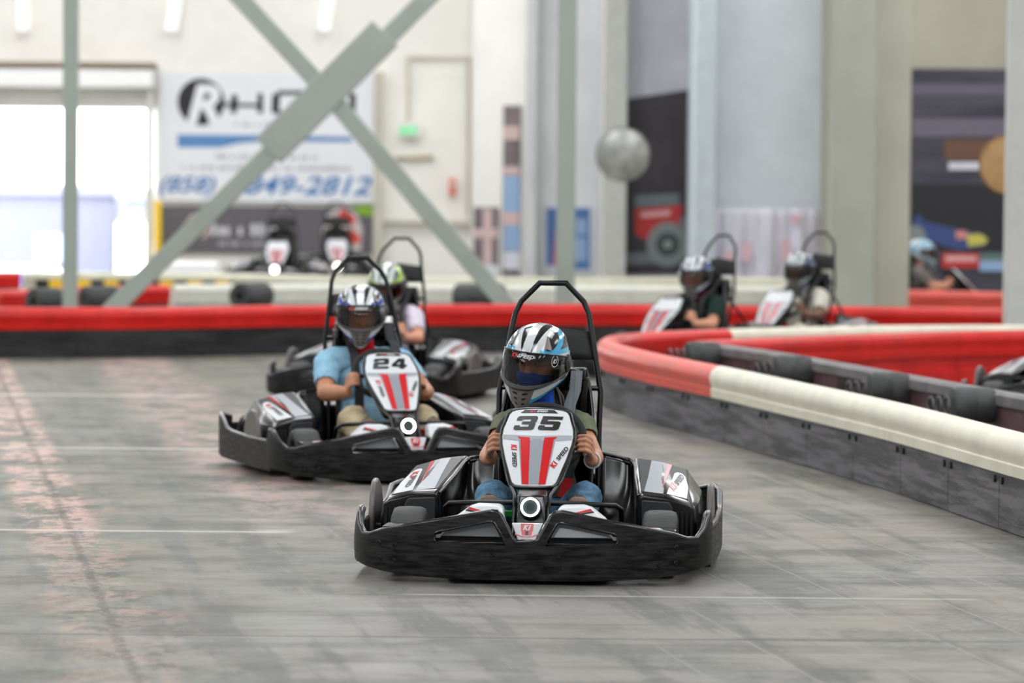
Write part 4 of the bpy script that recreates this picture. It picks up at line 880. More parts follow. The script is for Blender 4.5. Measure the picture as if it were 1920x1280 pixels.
    text_decal('lettering_white', 'K1', 0.0, 0.219, 0.032, 0.02, bl(3), WHTP, bd, bold=0.05, shear=0.35)
    # white and red shrouds either side of the lamp
    for sg in (-1, 1):
        W = [(0.100, 0.225), (0.106, 0.278), (0.122, 0.292), (0.205, 0.294), (0.235, 0.285), (0.290, 0.246), (0.31, 0.225)]
        mb = MB(); mb.prism(W, lambda u, v, d: (sg * u, 0.15 + d + (v - 0.235) * 0.8, v), 0.0, 0.10); sh_ = mb.build('pedal_shroud', WHTP, K, bevel=0.01, bseg=3)
        sf = lambda u, v: (sg * u, 0.1485 + (v - 0.235) * 0.8, v)
        decal('red_print', [[[(0.150, 0.262), (0.168, 0.262), (0.244, 0.277), (0.236, 0.284)]]], sf, REDV, sh_, None, None); decal('black_print', [[[(0.145, 0.256), (0.166, 0.255), (0.252, 0.271), (0.245, 0.276)]]], sf, NUMB, sh_, None, None)
        mb = MB(); mb.tube([(sg * 0.055, 0.28, 0.296), (sg * 0.20, 0.28, 0.294), (sg * 0.325, 0.30, 0.288), (sg * 0.345, 0.34, 0.270), (sg * 0.345, 0.40, 0.18), (sg * 0.34, 0.42, 0.08)], 0.0105, 10); mb.build('guard_bar', TUBEM, K, angle=60)
        pm = GREEN if sg < 0 else REDP
        pe = empty('pedal', (sg * 0.115, 0.40, 0.07), parent=K)
        mb = MB(); mb.bounds((-0.035, -0.01, 0.16), (0.035, 0.012, 0.185)); mb.bounds((-0.035, -0.01, 0.09), (-0.024, 0.012, 0.18)); mb.bounds((0.024, -0.01, 0.09), (0.035, 0.012, 0.18)); mb.bounds((-0.035, -0.01, 0.08), (0.035, 0.012, 0.095)); mb.build('pedal_pad', pm, pe, bevel=0.003)
        mb = MB(); mb.tube([(0, 0.005, -0.01), (0, 0.0, 0.09)], 0.008, 8); mb.build('pedal_arm', TUBEM, pe)
    # ---- steering -----------------------------------------------------
    sw = empty('steering_wheel', (0, 0.665, 0.520), parent=K); Q = Matrix.Rotation(R(52), 4, 'X')
    mb = MB(); mb.tube([Q @ Vector((0.172 * math.cos(a), (0.162 if math.sin(a) > -0.5 else 0.145) * math.sin(a), 0)) for a in np.linspace(0, 2 * math.pi, 49)[:-1]], 0.0145, 12, closed=True); mb.build('wheel_rim', PAD, sw, angle=60)
    for a in (0, math.pi, -math.pi / 2):
        mb = MB(); mb.tube([Q @ Vector((0.03 * math.cos(a), 0.03 * math.sin(a), 0)), Q @ Vector((0.165 * math.cos(a), 0.145 * math.sin(a), 0))], 0.011, 8); mb.build('spoke', RIMM, sw)
    mb = MB(); mb.lathe([(0, 0.02), (0.045, 0.015), (0.05, -0.02), (0, -0.03)], 20, Q); mb.build('hub', MATB, sw)
    mb = MB(); mb.tube([(0, 0.66, 0.505), (0, 0.42, 0.26), (0, 0.32, 0.14)], 0.012, 8); mb.build('steering_column', TUBEM, K)
    # ---- seat, head rest, harness -------------------------------------
    prof = [(0.085, 0.62, 0.165, 0.10), (0.075, 0.80, 0.185, 0.13), (0.085, 0.98, 0.195, 0.17), (0.17, 1.09, 0.198, 0.20), (0.32, 1.12, 0.200, 0.19), (0.48, 1.135, 0.200, 0.16), (0.60, 1.15, 0.196, 0.13), (0.70, 1.16, 0.180, 0.09), (0.775, 1.165, 0.160, 0.05)]
    def seat_fn(u, v):
        t = v * (len(prof) - 1); g = lambda k: float(np.interp(t, range(len(prof)), [q[k] for q in prof]))
        z, y, w, side = g(0), g(1), g(2), g(3); a = (u * 2 - 1); e_ = abs(a)
        wrap = max(0, (e_ - 0.62) / 0.38) ** 1.6
        horiz = max(0.0, min(1.0, (1.15 - t / 2.2)))                  # bottom part: sides rise, back part: sides come forward
        x = a * w * (1 - 0.06 * wrap)
        return (x, y - side * wrap * (1 - horiz), z + side * 0.9 * wrap * horiz)
    mb = MB(); mb.grid(seat_fn, 30, 40); st = mb.build('seat', SEAT, K, angle=60); md = st.modifiers.new('t', 'SOLIDIFY'); md.thickness = 0.014; md.offset = 0
    for u in (0.0, 1.0):
        mb = MB(); mb.tube([seat_fn(u, t) for t in np.linspace(0, 1, 30)], 0.0085, 8); mb.build('seat_edge', BLKP, st, angle=60)
    mb = MB(); mb.bounds((-0.075, 1.12, 0.70), (0.075, 1.16, 0.84)); mb.build('head_rest', PAD, K, bevel=0.025, bseg=4)
    hp = [(0.215, 1.02, 0.10), (0.205, 1.06, 0.42), (0.209, 1.14, 0.68), (0.166, 1.19, 0.93), (0.152, 1.22, 1.005), (0.130, 1.235, 1.052), (0.055, 1.25, 1.128)]
    hp = [(-x, y, z) for x, y, z in hp] + hp[::-1]
    mb = MB(); mb.tube(hp, 0.0118, 12); mb.build('roll_hoop', TUBEM, K, angle=60)
    for sg in (-1, 1):
        mb = MB(); mb.tube([(sg * 0.204, 1.12, 0.60), (sg * 0.19, 1.40, 0.34), (sg * 0.20, 1.55, 0.1)], 0.011, 10); mb.build('hoop_stay', TUBEM, K, angle=60)
        mb = MB(); mb.bounds((sg * 0.082, 1.05, 0.735), (sg * 0.152, 1.165, 0.785)); mb.bounds((sg * 0.125, 1.06, 0.60), (sg * 0.165, 1.16, 0.75)); mb.build('belt_guide', BLKP, K, bevel=0.009, bseg=3)
    for z in (0.70,):
        mb = MB(); mb.tube([(-0.205, 1.145, z), (0.205, 1.145, z)], 0.011, 8); mb.build('hoop_crossbar', TUBEM, K)
    mb = MB(); mb.grid(lambda u, v: ((u * 2 - 1) * (0.185 - 0.028 * v), 1.168 + 0.028 * v, 0.815 + (0.135 - 0.02 * abs(u * 2 - 1)) * v), 8, 4); tp = mb.build('hoop_plate', MATB, K); md = tp.modifiers.new('t', 'SOLIDIFY'); md.thickness = 0.004
    # motor cover and battery boxes behind the seat
    mb = MB(); mb.loft([[Vector((sx_ * 0.26, y, z)) for sx_, y, z in ((-1, 1.20, z0), (1, 1.20, z0), (1, 1.62, z0), (-1, 1.62, z0))] if k == 0 else [Vector((sx_ * 0.20, y, z)) for sx_, y, z in ((-1, 1.24, z0), (1, 1.24, z0), (1, 1.58, z0), (-1, 1.58, z0))] for k, z0 in enumerate((0.06, 0.34))]); mb.build('motor_cover', BLKP, K, bevel=0.02, bseg=3)
    return K, nose, pan
kart_proto, nose_proto, pan_fn = build_kart()
def number_on(nose, digits):
    f = lambda u, v: pan_fn(u, v, 0.0150)
    for i, d in enumerate(digits):
        if d == ' ': continue
        cw = 0.082; x0 = -0.0915 + i * 0.098
        decal('number', [[[(x0 + x * cw, 0.715 + y * 0.185) for x, y in L] for L in num_polys(d)]], f, NUMB, nose, 0.03, 0.06)
def place_kart(k, x, y, yaw, label):
    k.location = (x, y, 0); k.rotation_euler = (0, 0, -R(yaw)); tag(k, label, 'kart', 'racing karts on the indoor track')
K35 = kart_proto
others = [copy_tree(kart_proto) for _ in range(8)]
def nose_of(k): return [c for c in k.children if c.name.split('.')[0] == 'nose_panel'][0]
number_on(nose_of(K35), '35')
place_kart(K35, 0.059, 14.66, 5.0, 'black racing kart with white nose panel numbered 35')
K24, KA, KB, KC, KD, KE, KP1, KP2 = others
number_on(nose_of(K24), '24')
place_kart(K24, -0.471, 19.534, -17.0, 'racing kart with white nose panel numbered 24 turning beside its light blue shirted driver')
place_kart(KA, -1.127, 26.6, 15.0, 'black kart just behind number 24, driven in a green and white helmet')
place_kart(KB, 0.84, 29.95, 43.0, 'kart in the hairpin carrying the driver in the dark green shirt')
place_kart(KC, 1.93, 32.2, 36.0, 'kart following the dark green shirted driver out of the hairpin')
place_kart(KD, 5.47, 42.3, -80.0, 'far kart passing below the blue and yellow racing poster')
place_kart(KE, 3.50, 24.7, 20.0, 'kart half out of view in the lane between the inner barriers')
place_kart(KP1, -3.05, 48.9, 2.0, 'empty kart parked below the word on the charcoal banner')
place_kart(KP2, -2.32, 51.0, -4.0, 'empty kart parked below the printed red helmet')
KP1.location.z = KP2.location.z = 0.11
mb = MB(); mb.bounds((-4.6, 48.5, 0.0), (-1.2, 53.4, 0.108)); tag(mb.build('pit_platform', mat('pit_grey', (150, 148, 142), 0.6, var=0.1), bevel=0.01), 'low grey platform under the parked karts at the back wall', 'platform')
# ------------------------------------------------------------------ drivers
def skin_mat(name, rgb): 
    m = mat(name, rgb, 0.5, var=0.12, vscale=14, bump=0.05, bscale=90)
    b = m.node_tree.nodes['Principled BSDF']; b.inputs['Subsurface Weight'].default_value = 0.08; b.inputs['Subsurface Radius'].default_value = (0.02, 0.008, 0.004); return m
def cloth_mat(name, rgb, var=0.15, vs=14): return mat(name, rgb, 0.85, var=var, vscale=vs, bump=0.25, bscale=70, spec=0.2)
def body_meshes(shw, chw, shz, elx, elz, cx, voxel, knee_x=0.168, sleeve=0.55, head=(0, 0, 0), bulk=1.0, hrot=(0, 0, 0)):
    """one continuous seated figure (kart coordinates) plus shirt and trousers lifted off it"""
    prim = []                       # (kind, tag, data)
    def ell(t, c, r): prim.append(('e', t, np.array(c, float), np.array(r, float)))
    def cap(t, a, ra, b, rb): prim.append(('c', t, np.array(a, float), ra, np.array(b, float), rb))
    ell('trouser', (0, 0.925, 0.175), (0.155 * bulk, 0.115, 0.105)); ell('shirt', (cx * 0.4, 0.965, 0.30), (chw * 0.88, 0.10 * bulk, 0.15))
    ell('shirt', (cx * 0.8, 0.990, 0.46), (chw, 0.105 * bulk, 0.145)); cap('shirt', (cx - shw + 0.03, 0.985, shz), 0.056 * bulk, (cx + shw - 0.03, 0.985, shz), 0.056 * bulk)
    cap('shirt', (cx - 0.06, 0.985, shz + 0.02), 0.05, (cx + 0.06, 0.985, shz + 0.02), 0.05)
    hx, hy, hz = head; HM = Euler(hrot).to_matrix(); hp_ = lambda x, y, z: np.array(Vector(head) + HM @ Vector((x, y, z)))
    cap('skin', (cx, 0.985, shz + 0.03), 0.052, (hx, hy + 0.012, hz - 0.06), 0.05)
    ell('skin', hp_(0, 0, -0.005), (0.074, 0.090, 0.110)); ell('skin', hp_(0, -0.035, -0.065), (0.052, 0.058, 0.055))
    cap('skin', hp_(0, -0.087, 0.012), 0.010, hp_(0, -0.109, -0.028), 0.015); ell('skin', hp_(0, -0.083, 0.028), (0.05, 0.016, 0.012)); ell('skin', hp_(0, -0.089, -0.062), (0.026, 0.014, 0.010))
    Fv = np.array([0, -0.788, 0.616]); Tv = np.array([0, 0.616, 0.788])
    nails = []
    for sg in (-1, 1):
        sh = np.array([cx + sg * shw, 0.978, shz - 0.012]); el = np.array([cx * 0.5 + sg * elx, 0.80, elz]); W = np.array([sg * 0.168, 0.642, 0.491]); O = np.array([sg, 0, 0.0])
        wr = W + O * 0.040 - Fv * 0.048 - Tv * 0.032
        md_ = sh + (el - sh) * sleeve
        cap('shirt', sh, 0.056 * bulk, md_, 0.048 * bulk); cap('skin', md_, 0.043 * bulk, el, 0.038 * bulk); cap('skin', el, 0.039 * bulk, el + (wr - el) * 0.35, 0.040 * bulk); cap('skin', el + (wr - el) * 0.35, 0.040 * bulk, wr, 0.025 * bulk)
        # palm and five fingers closed on the rim
        kn = [W + O * 0.034 + Fv * 0.008 + Tv * k for k in (0.034, 0.0115, -0.0115, -0.033)]
        for k in kn[:1] + kn[2:]: cap('skin', wr, 0.018, k - Fv * 0.012 + O * 0.002, 0.0095)
        for i, k in enumerate(kn):
            ln = (1.0, 1.08, 1.0, 0.86)[i]; r = (0.0086, 0.0088, 0.0084, 0.0077)[i]; tv = Tv * float(np.dot(k - W, Tv))
            p1 = W + tv + O * 0.016 + Fv * 0.030 * ln; p2 = W + tv - O * 0.013 * ln + Fv * 0.025; p3 = W + tv - O * 0.025 * ln + Fv * 0.004
            cap('skin', k, 0.0100, p1, r); cap('skin', p1, r, p2, r * 0.95); cap('skin', p2, r * 0.95, p3, r * 0.8); nails.append((p2 * 0.35 + p3 * 0.65, Fv * 0.75 - O * 0.66))
        b0 = W + O * 0.026 - Fv * 0.024 + Tv * 0.012; b1 = W + O * 0.004 - Fv * 0.024 + Tv * 0.040; b2 = W - O * 0.014 - Fv * 0.004 + Tv * 0.050
        cap('skin', wr, 0.017, b0, 0.0135); cap('skin', b0, 0.013, b1, 0.0108); cap('skin', b1, 0.0108, b2, 0.009)
        # legs
        hp = np.array([sg * 0.09, 0.91, 0.155]); kn_ = np.array([sg * knee_x, 0.60, 0.296]); an = np.array([sg * 0.168, 0.425, 0.175]); toe = np.array([sg * 0.172, 0.375, 0.245])
        cap('trouser', hp, 0.086 * bulk, kn_, 0.060 * bulk); cap('trouser', kn_, 0.060 * bulk, an + (kn_ - an) * 0.15, 0.046); cap('shoe', an, 0.034, toe, 0.032); cap('trouser', kn_, 0.058 * bulk, kn_ + np.array([0, -0.03, -0.02]), 0.055 * bulk)
    bm = bmesh.new()
    def ico(c, r, sub=2):
        M = Matrix.Translation(Vector(c)) @ Matrix.Diagonal((r[0], r[1], r[2], 1)); bmesh.ops.create_icosphere(bm, subdivisions=sub, radius=1.0, matrix=M)
    for p in prim:
        if p[0] == 'e': ico(p[2], p[3], 3)
        else:
            _, t, a, ra, b, rb = p; ico(a, (ra,) * 3); ico(b, (rb,) * 3); d = Vector(b - a)
            if d.length > 1e-4:
                bmesh.ops.create_cone(bm, cap_ends=True, segments=18, radius1=ra, radius2=rb, depth=d.length, matrix=Matrix.Translation(Vector((a + b) / 2)) @ d.to_track_quat('Z', 'Y').to_matrix().to_4x4())
    me = bpy.data.meshes.new('body_raw'); bm.to_mesh(me); bm.free()
    ob = bpy.data.objects.new('body_raw', me); COL.objects.link(ob)
    rm = ob.modifiers.new('r', 'REMESH'); rm.mode = 'VOXEL'; rm.voxel_size = voxel
    sm = ob.modifiers.new('s', 'SMOOTH'); sm.factor = 0.5; sm.iterations = 2
    bpy.context.view_layer.update()
    bme = bpy.data.meshes.new_from_object(ob.evaluated_get(bpy.context.evaluated_depsgraph_get())); bpy.data.objects.remove(ob, do_unlink=True)
    V = np.array([v.co[:] for v in bme.vertices]); N = np.array([v.normal[:] for v in bme.vertices])
    best = np.full(len(V), 1e9); tg = np.zeros(len(V), int); names = ['skin', 'shirt', 'trouser', 'shoe']
    for p in prim:
        if p[0] == 'e':
            q = (V - p[2]) / p[3]; d = (np.linalg.norm(q, axis=1) - 1) * p[3].min()
        else:
            _, t, a, ra, b, rb = p; ab = b - a; u = np.clip(((V - a) @ ab) / max(1e-9, ab @ ab), 0, 1); d = np.linalg.norm(V - (a + u[:, None] * ab), axis=1) - (ra + (rb - ra) * u)
        m = d < best - 1e-6; best[m] = d[m]; tg[m] = names.index(p[1])
    F = [tuple(p.vertices) for p in bme.polygons]
    def garment(name, k, off, amp):
        keep = [f for f in F if all(tg[i] == k for i in f)]; ids = sorted({i for f in keep for i in f}); mp = {i: j for j, i in enumerate(ids)}
        vs = []
        for i in ids:
            p = V[i]; w = mnoise.noise(Vector((p[0] * 14, p[1] * 14 + 5 * k, p[2] * 26))) + 0.6 * mnoise.noise(Vector((p[0] * 34, p[1] * 34, p[2] * 40 + k)))
            vs.append(tuple(p + N[i] * (off + amp * w)))
        g = bpy.data.meshes.new(name); g.from_pydata(vs, [], [tuple(mp[i] for i in f) for f in keep]); return g
    return bme, garment('shirt', 1, 0.0075, 0.0055), garment('trousers', 2, 0.0075, 0.0055), nails
# ---- helmet
HC = np.array([(-0.176, 0.128, 0.075, 0.040), (-0.166, 0.150, 0.082, 0.058), (-0.135, 0.168, 0.100, 0.090), (-0.08, 0.177, 0.128, 0.120), (-0.03, 0.169, 0.148, 0.128), (0.02, 0.158, 0.157, 0.130), (0.06, 0.142, 0.156, 0.124), (0.095, 0.116, 0.142, 0.109), (0.122, 0.084, 0.115, 0.084), (0.138, 0.052, 0.078, 0.053), (0.1455, 0.02, 0.035, 0.022), (0.1465, 0.0005, 0.0005, 0.0005)])
HP = catmull([tuple(r) for r in HC], 0.01)
def helm_pt(az, z, off=0.0):
    i = np.interp(z, HP.p[:, 0], HP.d); _, yf, yb, w = HP.at(i); s, c = math.sin(az), math.cos(az); e_ = 2 / 2.25
    x = w * math.copysign(abs(s) ** e_, s); y = -(yf if c > 0 else yb) * math.copysign(abs(c) ** e_, c)
    z2 = z + 0.105 * ((1 - c) / 2) ** 0.8 * min(1.0, max(0, (-0.03 - z) / 0.13))
    k = 1 + off / 0.14; return Vector((x * k, y * k, z2 + (off if z > 0.1 else 0)))
def helm_mesh(scheme, na=150, nt=110):
    A_, B_, hi = scheme['accent'], scheme['dark'], scheme['light']; GREYV = (118, 112, 108)
    vs = []; cols = []; az_ = []; zz = []
    for i in range(nt + 1):
        r = HP.at(HP.L * i / nt)
        for j in range(na):
            a = 2 * math.pi * j / na - math.pi; p = helm_pt(a, r[0]); vs.append(tuple(p)); az_.append(a); zz.append(r[0])
    az_ = np.array(az_); zz = np.array(zz); V = np.array(vs); X, Y, Z = V.T; ax = np.abs(X); aa = np.abs(az_)
    col = np.tile(np.array(hi, float), (len(V), 1))
    def put(m, c): col[m] = c
    tt = np.clip((zz - 0.060) / 0.075, 0, 1); put((np.abs(ax - 0.021 - 0.013 * tt) < 0.002 + 0.0125 * tt) & (zz > 0.060) & (Y < 0.10), B_)          # crown stripes
    put((ax > 0.070 + 0.25 * np.maximum(0, 0.10 - zz)) & (zz > 0.056) & (zz < 0.128), B_)                                # dark upper side
    put((zz > 0.056) & (zz < 0.072) & (ax > 0.055) & (Y < 0.04), A_)
    d = (Z - 0.105) - 0.55 * (Y + 0.01); put((np.abs(d) < 0.011 + 0.05 * np.clip(Y + 0.06, 0, 0.2)) & (ax > 0.06) & (Y < 0.07) & (Y > -0.085) & (zz > 0.07), A_)
    put((Y > 0.06) & (zz > -0.02) & (zz < 0.055), B_); put((Y > 0.09) & (zz > 0.02) & (zz < 0.05), A_)
    s = Z + 0.55 * (Y + 0.17) * -1 + 0.105                                                                # slanted bands on the chin sides
    low = (zz < -0.045) & (aa > 0.33)
    put(low & (s > -0.055) & (s < -0.03), B_); put(low & (s > -0.03) & (s < -0.012), A_); put(low & (s < -0.105), B_); put(low & (s < -0.09) & (s > -0.105), A_)
    put((zz > -0.05) & (aa > 1.35) & (zz < 0.0) & (np.abs(Z + 0.02 - 0.4 * (Y - 0.02)) < 0.013), B_)
    put((zz < -0.076) & (zz > -0.156) & (ax < 0.050 + 0.32 * (zz + 0.10)) & (Y < 0), GREYV)
    put(((zz < -0.155) & (aa > 0.9)) | ((zz < -0.12) & (Y > 0.03)), (30, 30, 32))
    F = []
    for i in range(nt):
        for j in range(na):
            zc = (zz[i * na] + zz[(i + 1) * na]) / 2; a = az_[j] + math.pi / na
            lo = -0.060 + 0.020 * (abs(a) / 1.3) ** 2; hi_ = 0.052 - 0.012 * (abs(a) / 1.3) ** 2
            if abs(a) < 1.30 and lo < zc < hi_: continue
            F.append((i * na + j, i * na + (j + 1) % na, (i + 1) * na + (j + 1) % na, (i + 1) * na + j))
    me = bpy.data.meshes.new('helmet'); me.from_pydata(vs, [], F)
    ca = me.color_attributes.new('paint', 'FLOAT_COLOR', 'POINT')
    tab = {}
    flat = np.ones((len(V), 4)); flat[:, :3] = [lin(tuple(c)) for c in col]; ca.data.foreach_set('color', flat.ravel())
    return me
def paint_mat():
    if 'helmet_paint' in MATS: return MATS['helmet_paint']
    m = mat('helmet_paint', (255, 255, 255), 0.2, coat=0.6); nt = m.node_tree; a = nt.nodes.new('ShaderNodeAttribute'); a.attribute_name = 'paint'
    nt.links.new(a.outputs['Color'], nt.nodes['Principled BSDF'].inputs['Base Color']); return m
def visor_mat():
    if 'visor_tint' in MATS: return MATS['visor_tint']
    m = bpy.data.materials.new('visor_tint'); m.use_nodes = True; MATS['visor_tint'] = m; nt = m.node_tree; nt.nodes.remove(nt.nodes['Principled BSDF'])
    t = nt.nodes.new('ShaderNodeBsdfTransparent'); t.inputs[0].default_value = (0.62, 0.58, 0.56, 1); g = nt.nodes.new('ShaderNodeBsdfGlossy'); g.inputs[0].default_value = (0.9, 0.9, 0.9, 1); g.inputs['Roughness'].default_value = 0.04
    f = nt.nodes.new('ShaderNodeFresnel'); f.inputs[0].default_value = 1.45; mx = nt.nodes.new('ShaderNodeMixShader')
    nt.links.new(f.outputs[0], mx.inputs[0]); nt.links.new(t.outputs[0], mx.inputs[1]); nt.links.new(g.outputs[0], mx.inputs[2]); nt.links.new(mx.outputs[0], nt.nodes['Material Output'].inputs[0]); return m
LINER = mat('helmet_liner', (26, 26, 28), 0.9); TRIM_ = mat('visor_trim', (22, 22, 24), 0.35, coat=0.3); VENTG = mat('vent_grey', (116, 112, 108), 0.35, coat=0.3)
def vis_z(a):
    k = min(1.0, abs(a) / 1.75); return (-0.074 + 0.070 * k ** 2.0, 0.061 - 0.030 * k ** 3)
def visor_pt(a, t, off=0.006):
    lo, hi = vis_z(a); return helm_pt(a, lo + (hi - lo) * t, off)
mb = MB(); mb.grid(lambda u, v: visor_pt((u * 2 - 1) * 1.72, v), 60, 16); VIS_ME = mb.mesh('visor'); VIS_ME.materials.append(visor_mat())
mb = MB(); mb.tube([visor_pt(a, 1.0) for a in np.linspace(-1.72, 1.72, 50)] + [visor_pt(a, 0.0) for a in np.linspace(1.72, -1.72, 50)], 0.0035, 6, closed=True); VTR_ME = mb.mesh('visor_trim'); VTR_ME.materials.append(TRIM_)
mb = MB(); mb.grid(lambda u, v: visor_pt((u * 2 - 1) * 1.30, 0.80 + 0.20 * v, 0.0052), 50, 4); VST_ME = mb.mesh('visor_strip'); VST_ME.materials.append(TRIM_)
mb = MB(); mb.grid(lambda u, v: helm_pt((u * 2 - 1) * math.pi, -0.15 + 0.27 * v, -0.020), 40, 20); LIN_ME = mb.mesh('liner')
bm = bmesh.new(); bm.from_mesh(LIN_ME)
bmesh.ops.delete(bm, geom=[f for f in bm.faces if f.calc_center_median().y < -0.045 and -0.07 < f.calc_center_median().z < 0.058], context='FACES'); bm.to_mesh(LIN_ME); bm.free(); LIN_ME.materials.append(LINER)
PIVS = []
for sg in (-1, 1):
    p = helm_pt(sg * 1.62, 0.012, 0.006); q = helm_pt(sg * 1.62, 0.012, 0.02) - p
    mb = MB(); mb.lathe([(0, 0.008), (0.016, 0.008), (0.02, 0.006), (0.026, 0.005), (0.034, 0.002), (0.036, -0.006)], 20, Matrix.Translation(p) @ q.to_track_quat('Z', 'Y').to_matrix().to_4x4()); me = mb.mesh('visor_pivot'); me.materials.append(TRIM_); PIVS.append(me)
SCP = []
for sg in (-1, 1):
    p = helm_pt(sg * 0.72, 0.098, 0.0); q = (helm_pt(sg * 0.72, 0.098, 0.02) - p).normalized()
    ax_ = (helm_pt(sg * 0.78, 0.128, 0.0) - helm_pt(sg * 0.70, 0.072, 0.0)).normalized(); sd = q.cross(ax_).normalized()
    Mx = Matrix((sd, ax_, q)).transposed().to_4x4(); Mx.translation = p
    mb = MB(); mb.grid(lambda u, v: Mx @ Vector(((u - 0.5) * 0.026 * (0.3 + 1.0 * (1 - v)) , (v - 0.5) * 0.060, 0.011 * math.sin(math.pi * u) * (1 - v * 0.8) + 0.001)), 10, 10); me = mb.mesh('vent_scoop'); me.materials.append(VENTG)
    mb2 = MB(); mb2.grid(lambda u, v: Mx @ Vector(((u - 0.5) * 0.022, -0.031 + 0.011 * v, 0.0085 * math.sin(math.pi * u) * (1 - v * 0.3) + 0.0035)), 8, 3); me2 = mb2.mesh('vent_mouth'); me2.materials.append(mat('slot_black', ())); SCP.append((me, me2))
HELM = {}
def helmet(person, loc, rot, scheme, detail=True):
    key = scheme['name']
    if key not in HELM:
        me = helm_mesh(scheme, (420 if key == 'cyan' else 220) if detail else 80, (300 if key == 'cyan' else 160) if detail else 60); me.materials.append(paint_mat()); HELM[key] = me
    h = link('helmet', HELM[key], None, person, angle=60); h.location = loc; h.rotation_euler = rot; h.scale = (0.98, 1.0, 1.08) if scheme['name'] == 'cyan' else (1.0, 1.0, 1.0)
    md = h.modifiers.new('t', 'SOLIDIFY'); md.thickness = 0.006; md.offset = -1
    link('visor', VIS_ME, None, h, angle=80); link('visor_trim', VTR_ME, None, h, angle=80); link('visor_strip', VST_ME, None, h, angle=80); link('liner', LIN_ME, None, h, angle=80)
    for m_ in PIVS: link('visor_pivot', m_, None, h)
    for a, b in SCP: link('vent_scoop', a, None, h, angle=80); link('vent_mouth', b, None, h, angle=80)
    if detail:
        fv = lambda off: (lambda u, v: visor_pt(u / 0.16, v, off))
        text_decal('lettering_red', 'K1', -0.050, 0.895, 0.032, 0.125, fv(0.0072), REDV, h, bold=0.05, shear=0.3, du=0.01); text_decal('lettering_white', 'SPEED', 0.006, 0.895, 0.074, 0.10, fv(0.0072), WHTP, h, bold=0.03, shear=0.3, du=0.01)
        cu_, cv_ = 0.155, 0.80
        rg = [[(cu_ + 0.021 * math.cos(t), cv_ + 0.20 * math.sin(t)) for t in np.linspace(0, 2 * math.pi, 33)[:-1]], [(cu_ + 0.0185 * math.cos(t), cv_ + 0.178 * math.sin(t)) for t in np.linspace(0, 2 * math.pi, 33)[:-1]]]
        decal('logo_ring', [rg], fv(0.0072), WHTP, h, 0.01, 0.1); text_decal('lettering_white', 'K1', cu_, cv_, 0.024, 0.15, fv(0.0074), WHTP, h, bold=0.04, shear=0.3, du=0.01)
        cf = lambda u, v: helm_pt(u / 0.17, v, 0.0012)
        for sg in (-1, 1):
            for k, z in enumerate((-0.094, -0.114, -0.134)):
                w = 0.028 - 0.006 * k; decal('vent_slot', [[[(sg * 0.012, z - 0.004), (sg * (0.012 + w), z - 0.001), (sg * (0.012 + w), z + 0.006), (sg * 0.012, z + 0.003)][::sg]]], cf, mat('slot_black', ()), h, None, None)
    return h
SCH = dict(
    cyan=dict(name='cyan', accent=(64, 170, 216), dark=(14, 15, 18), light=(206, 210, 212)), blue=dict(name='blue', accent=(16, 58, 168), dark=(16, 18, 26), light=(206, 212, 216)),
    lime=dict(name='lime', accent=(176, 214, 40), dark=(22, 26, 26), light=(208, 218, 214)), navy=dict(name='navy', accent=(28, 66, 150), dark=(30, 34, 48), light=(214, 220, 226)),
    navy2=dict(name='navy2', accent=(20, 46, 120), dark=(18, 24, 44), light=(196, 206, 206)), ice=dict(name='ice', accent=(120, 180, 210), dark=(150, 180, 196), light=(214, 226, 234)))
EYEW = mat('eye_white', (150, 138, 130), 0.35); EYED = mat('eye_dark', (30, 20, 16), 0.15); BROW = mat('dark_brows', (32, 22, 18), 0.8)
SOLE = mat('brown_sole', (120, 98, 84), 0.75, var=0.2, vscale=20)
def ribbon(path, width, th=0.0035, side=Vector((1, 0, 0))):
    mb = MB(); P = [Vector(p) for p in path]; rings = []
    for i, p in enumerate(P):
        t = (P[min(i + 1, len(P) - 1)] - P[max(i - 1, 0)]).normalized(); s = (side - t * side.dot(t)).normalized(); n = s.cross(t)
        rings.append([p - s * width / 2 - n * th / 2, p + s * width / 2 - n * th / 2, p + s * width / 2 + n * th / 2, p - s * width / 2 + n * th / 2])
    mb.loft(rings); return mb
def shoe_meshes(sg):
    h = Vector((sg * 0.168, 0.425, 0.118)); t = Vector((sg * 0.178, 0.345, 0.318)); L = (t - h); ln = L.length; d = L.normalized(); x = Vector((1, 0, 0)); x = (x - d * x.dot(d)).normalized(); n = x.cross(d)
    if n.y > 0: n = -n
    out = [(0.0, 0.024), (0.10, 0.034), (0.3, 0.033), (0.5, 0.033), (0.7, 0.043), (0.85, 0.043), (0.95, 0.032), (1.0, 0.014)]
    ol = [(-w, v * ln) for v, w in out] + [(w, v * ln) for v, w in out[::-1]]
    mb = MB(); mb.prism(ol, lambda u, v, k: h + x * u + d * v + n * k, -0.002, 0.016); sole = mb.mesh('sole')
    mb = MB()
    for i in range(9):
        v = ln * (0.06 + i * 0.105); w = float(np.interp(v / ln, [q[0] for q in out], [q[1] for q in out])) * 0.9
        mb.box(h + d * v + n * 0.0175, (1, 1, 1), Matrix(((x.x * 2 * w, d.x * 0.010, n.x * 0.005), (x.y * 2 * w, d.y * 0.010, n.y * 0.005), (x.z * 2 * w, d.z * 0.010, n.z * 0.005))))
    tread = mb.mesh('sole_tread')
    mb = MB(); rings = []
    for v, w in [(0.0, 0.022)] + out[1:]:
        hgt = float(np.interp(v, [0, 0.15, 0.4, 0.7, 1.0], [0.05, 0.075, 0.07, 0.05, 0.02])); rings.append([h + d * (v * ln) + x * (w * 0.97 * math.cos(a)) - n * (hgt * max(0, math.sin(a)) ** 0.8 + 0.0 - 0.002) for a in np.linspace(0, math.pi, 12)])
    mb.loft(rings); up = mb.mesh('shoe'); return up, sole, tread
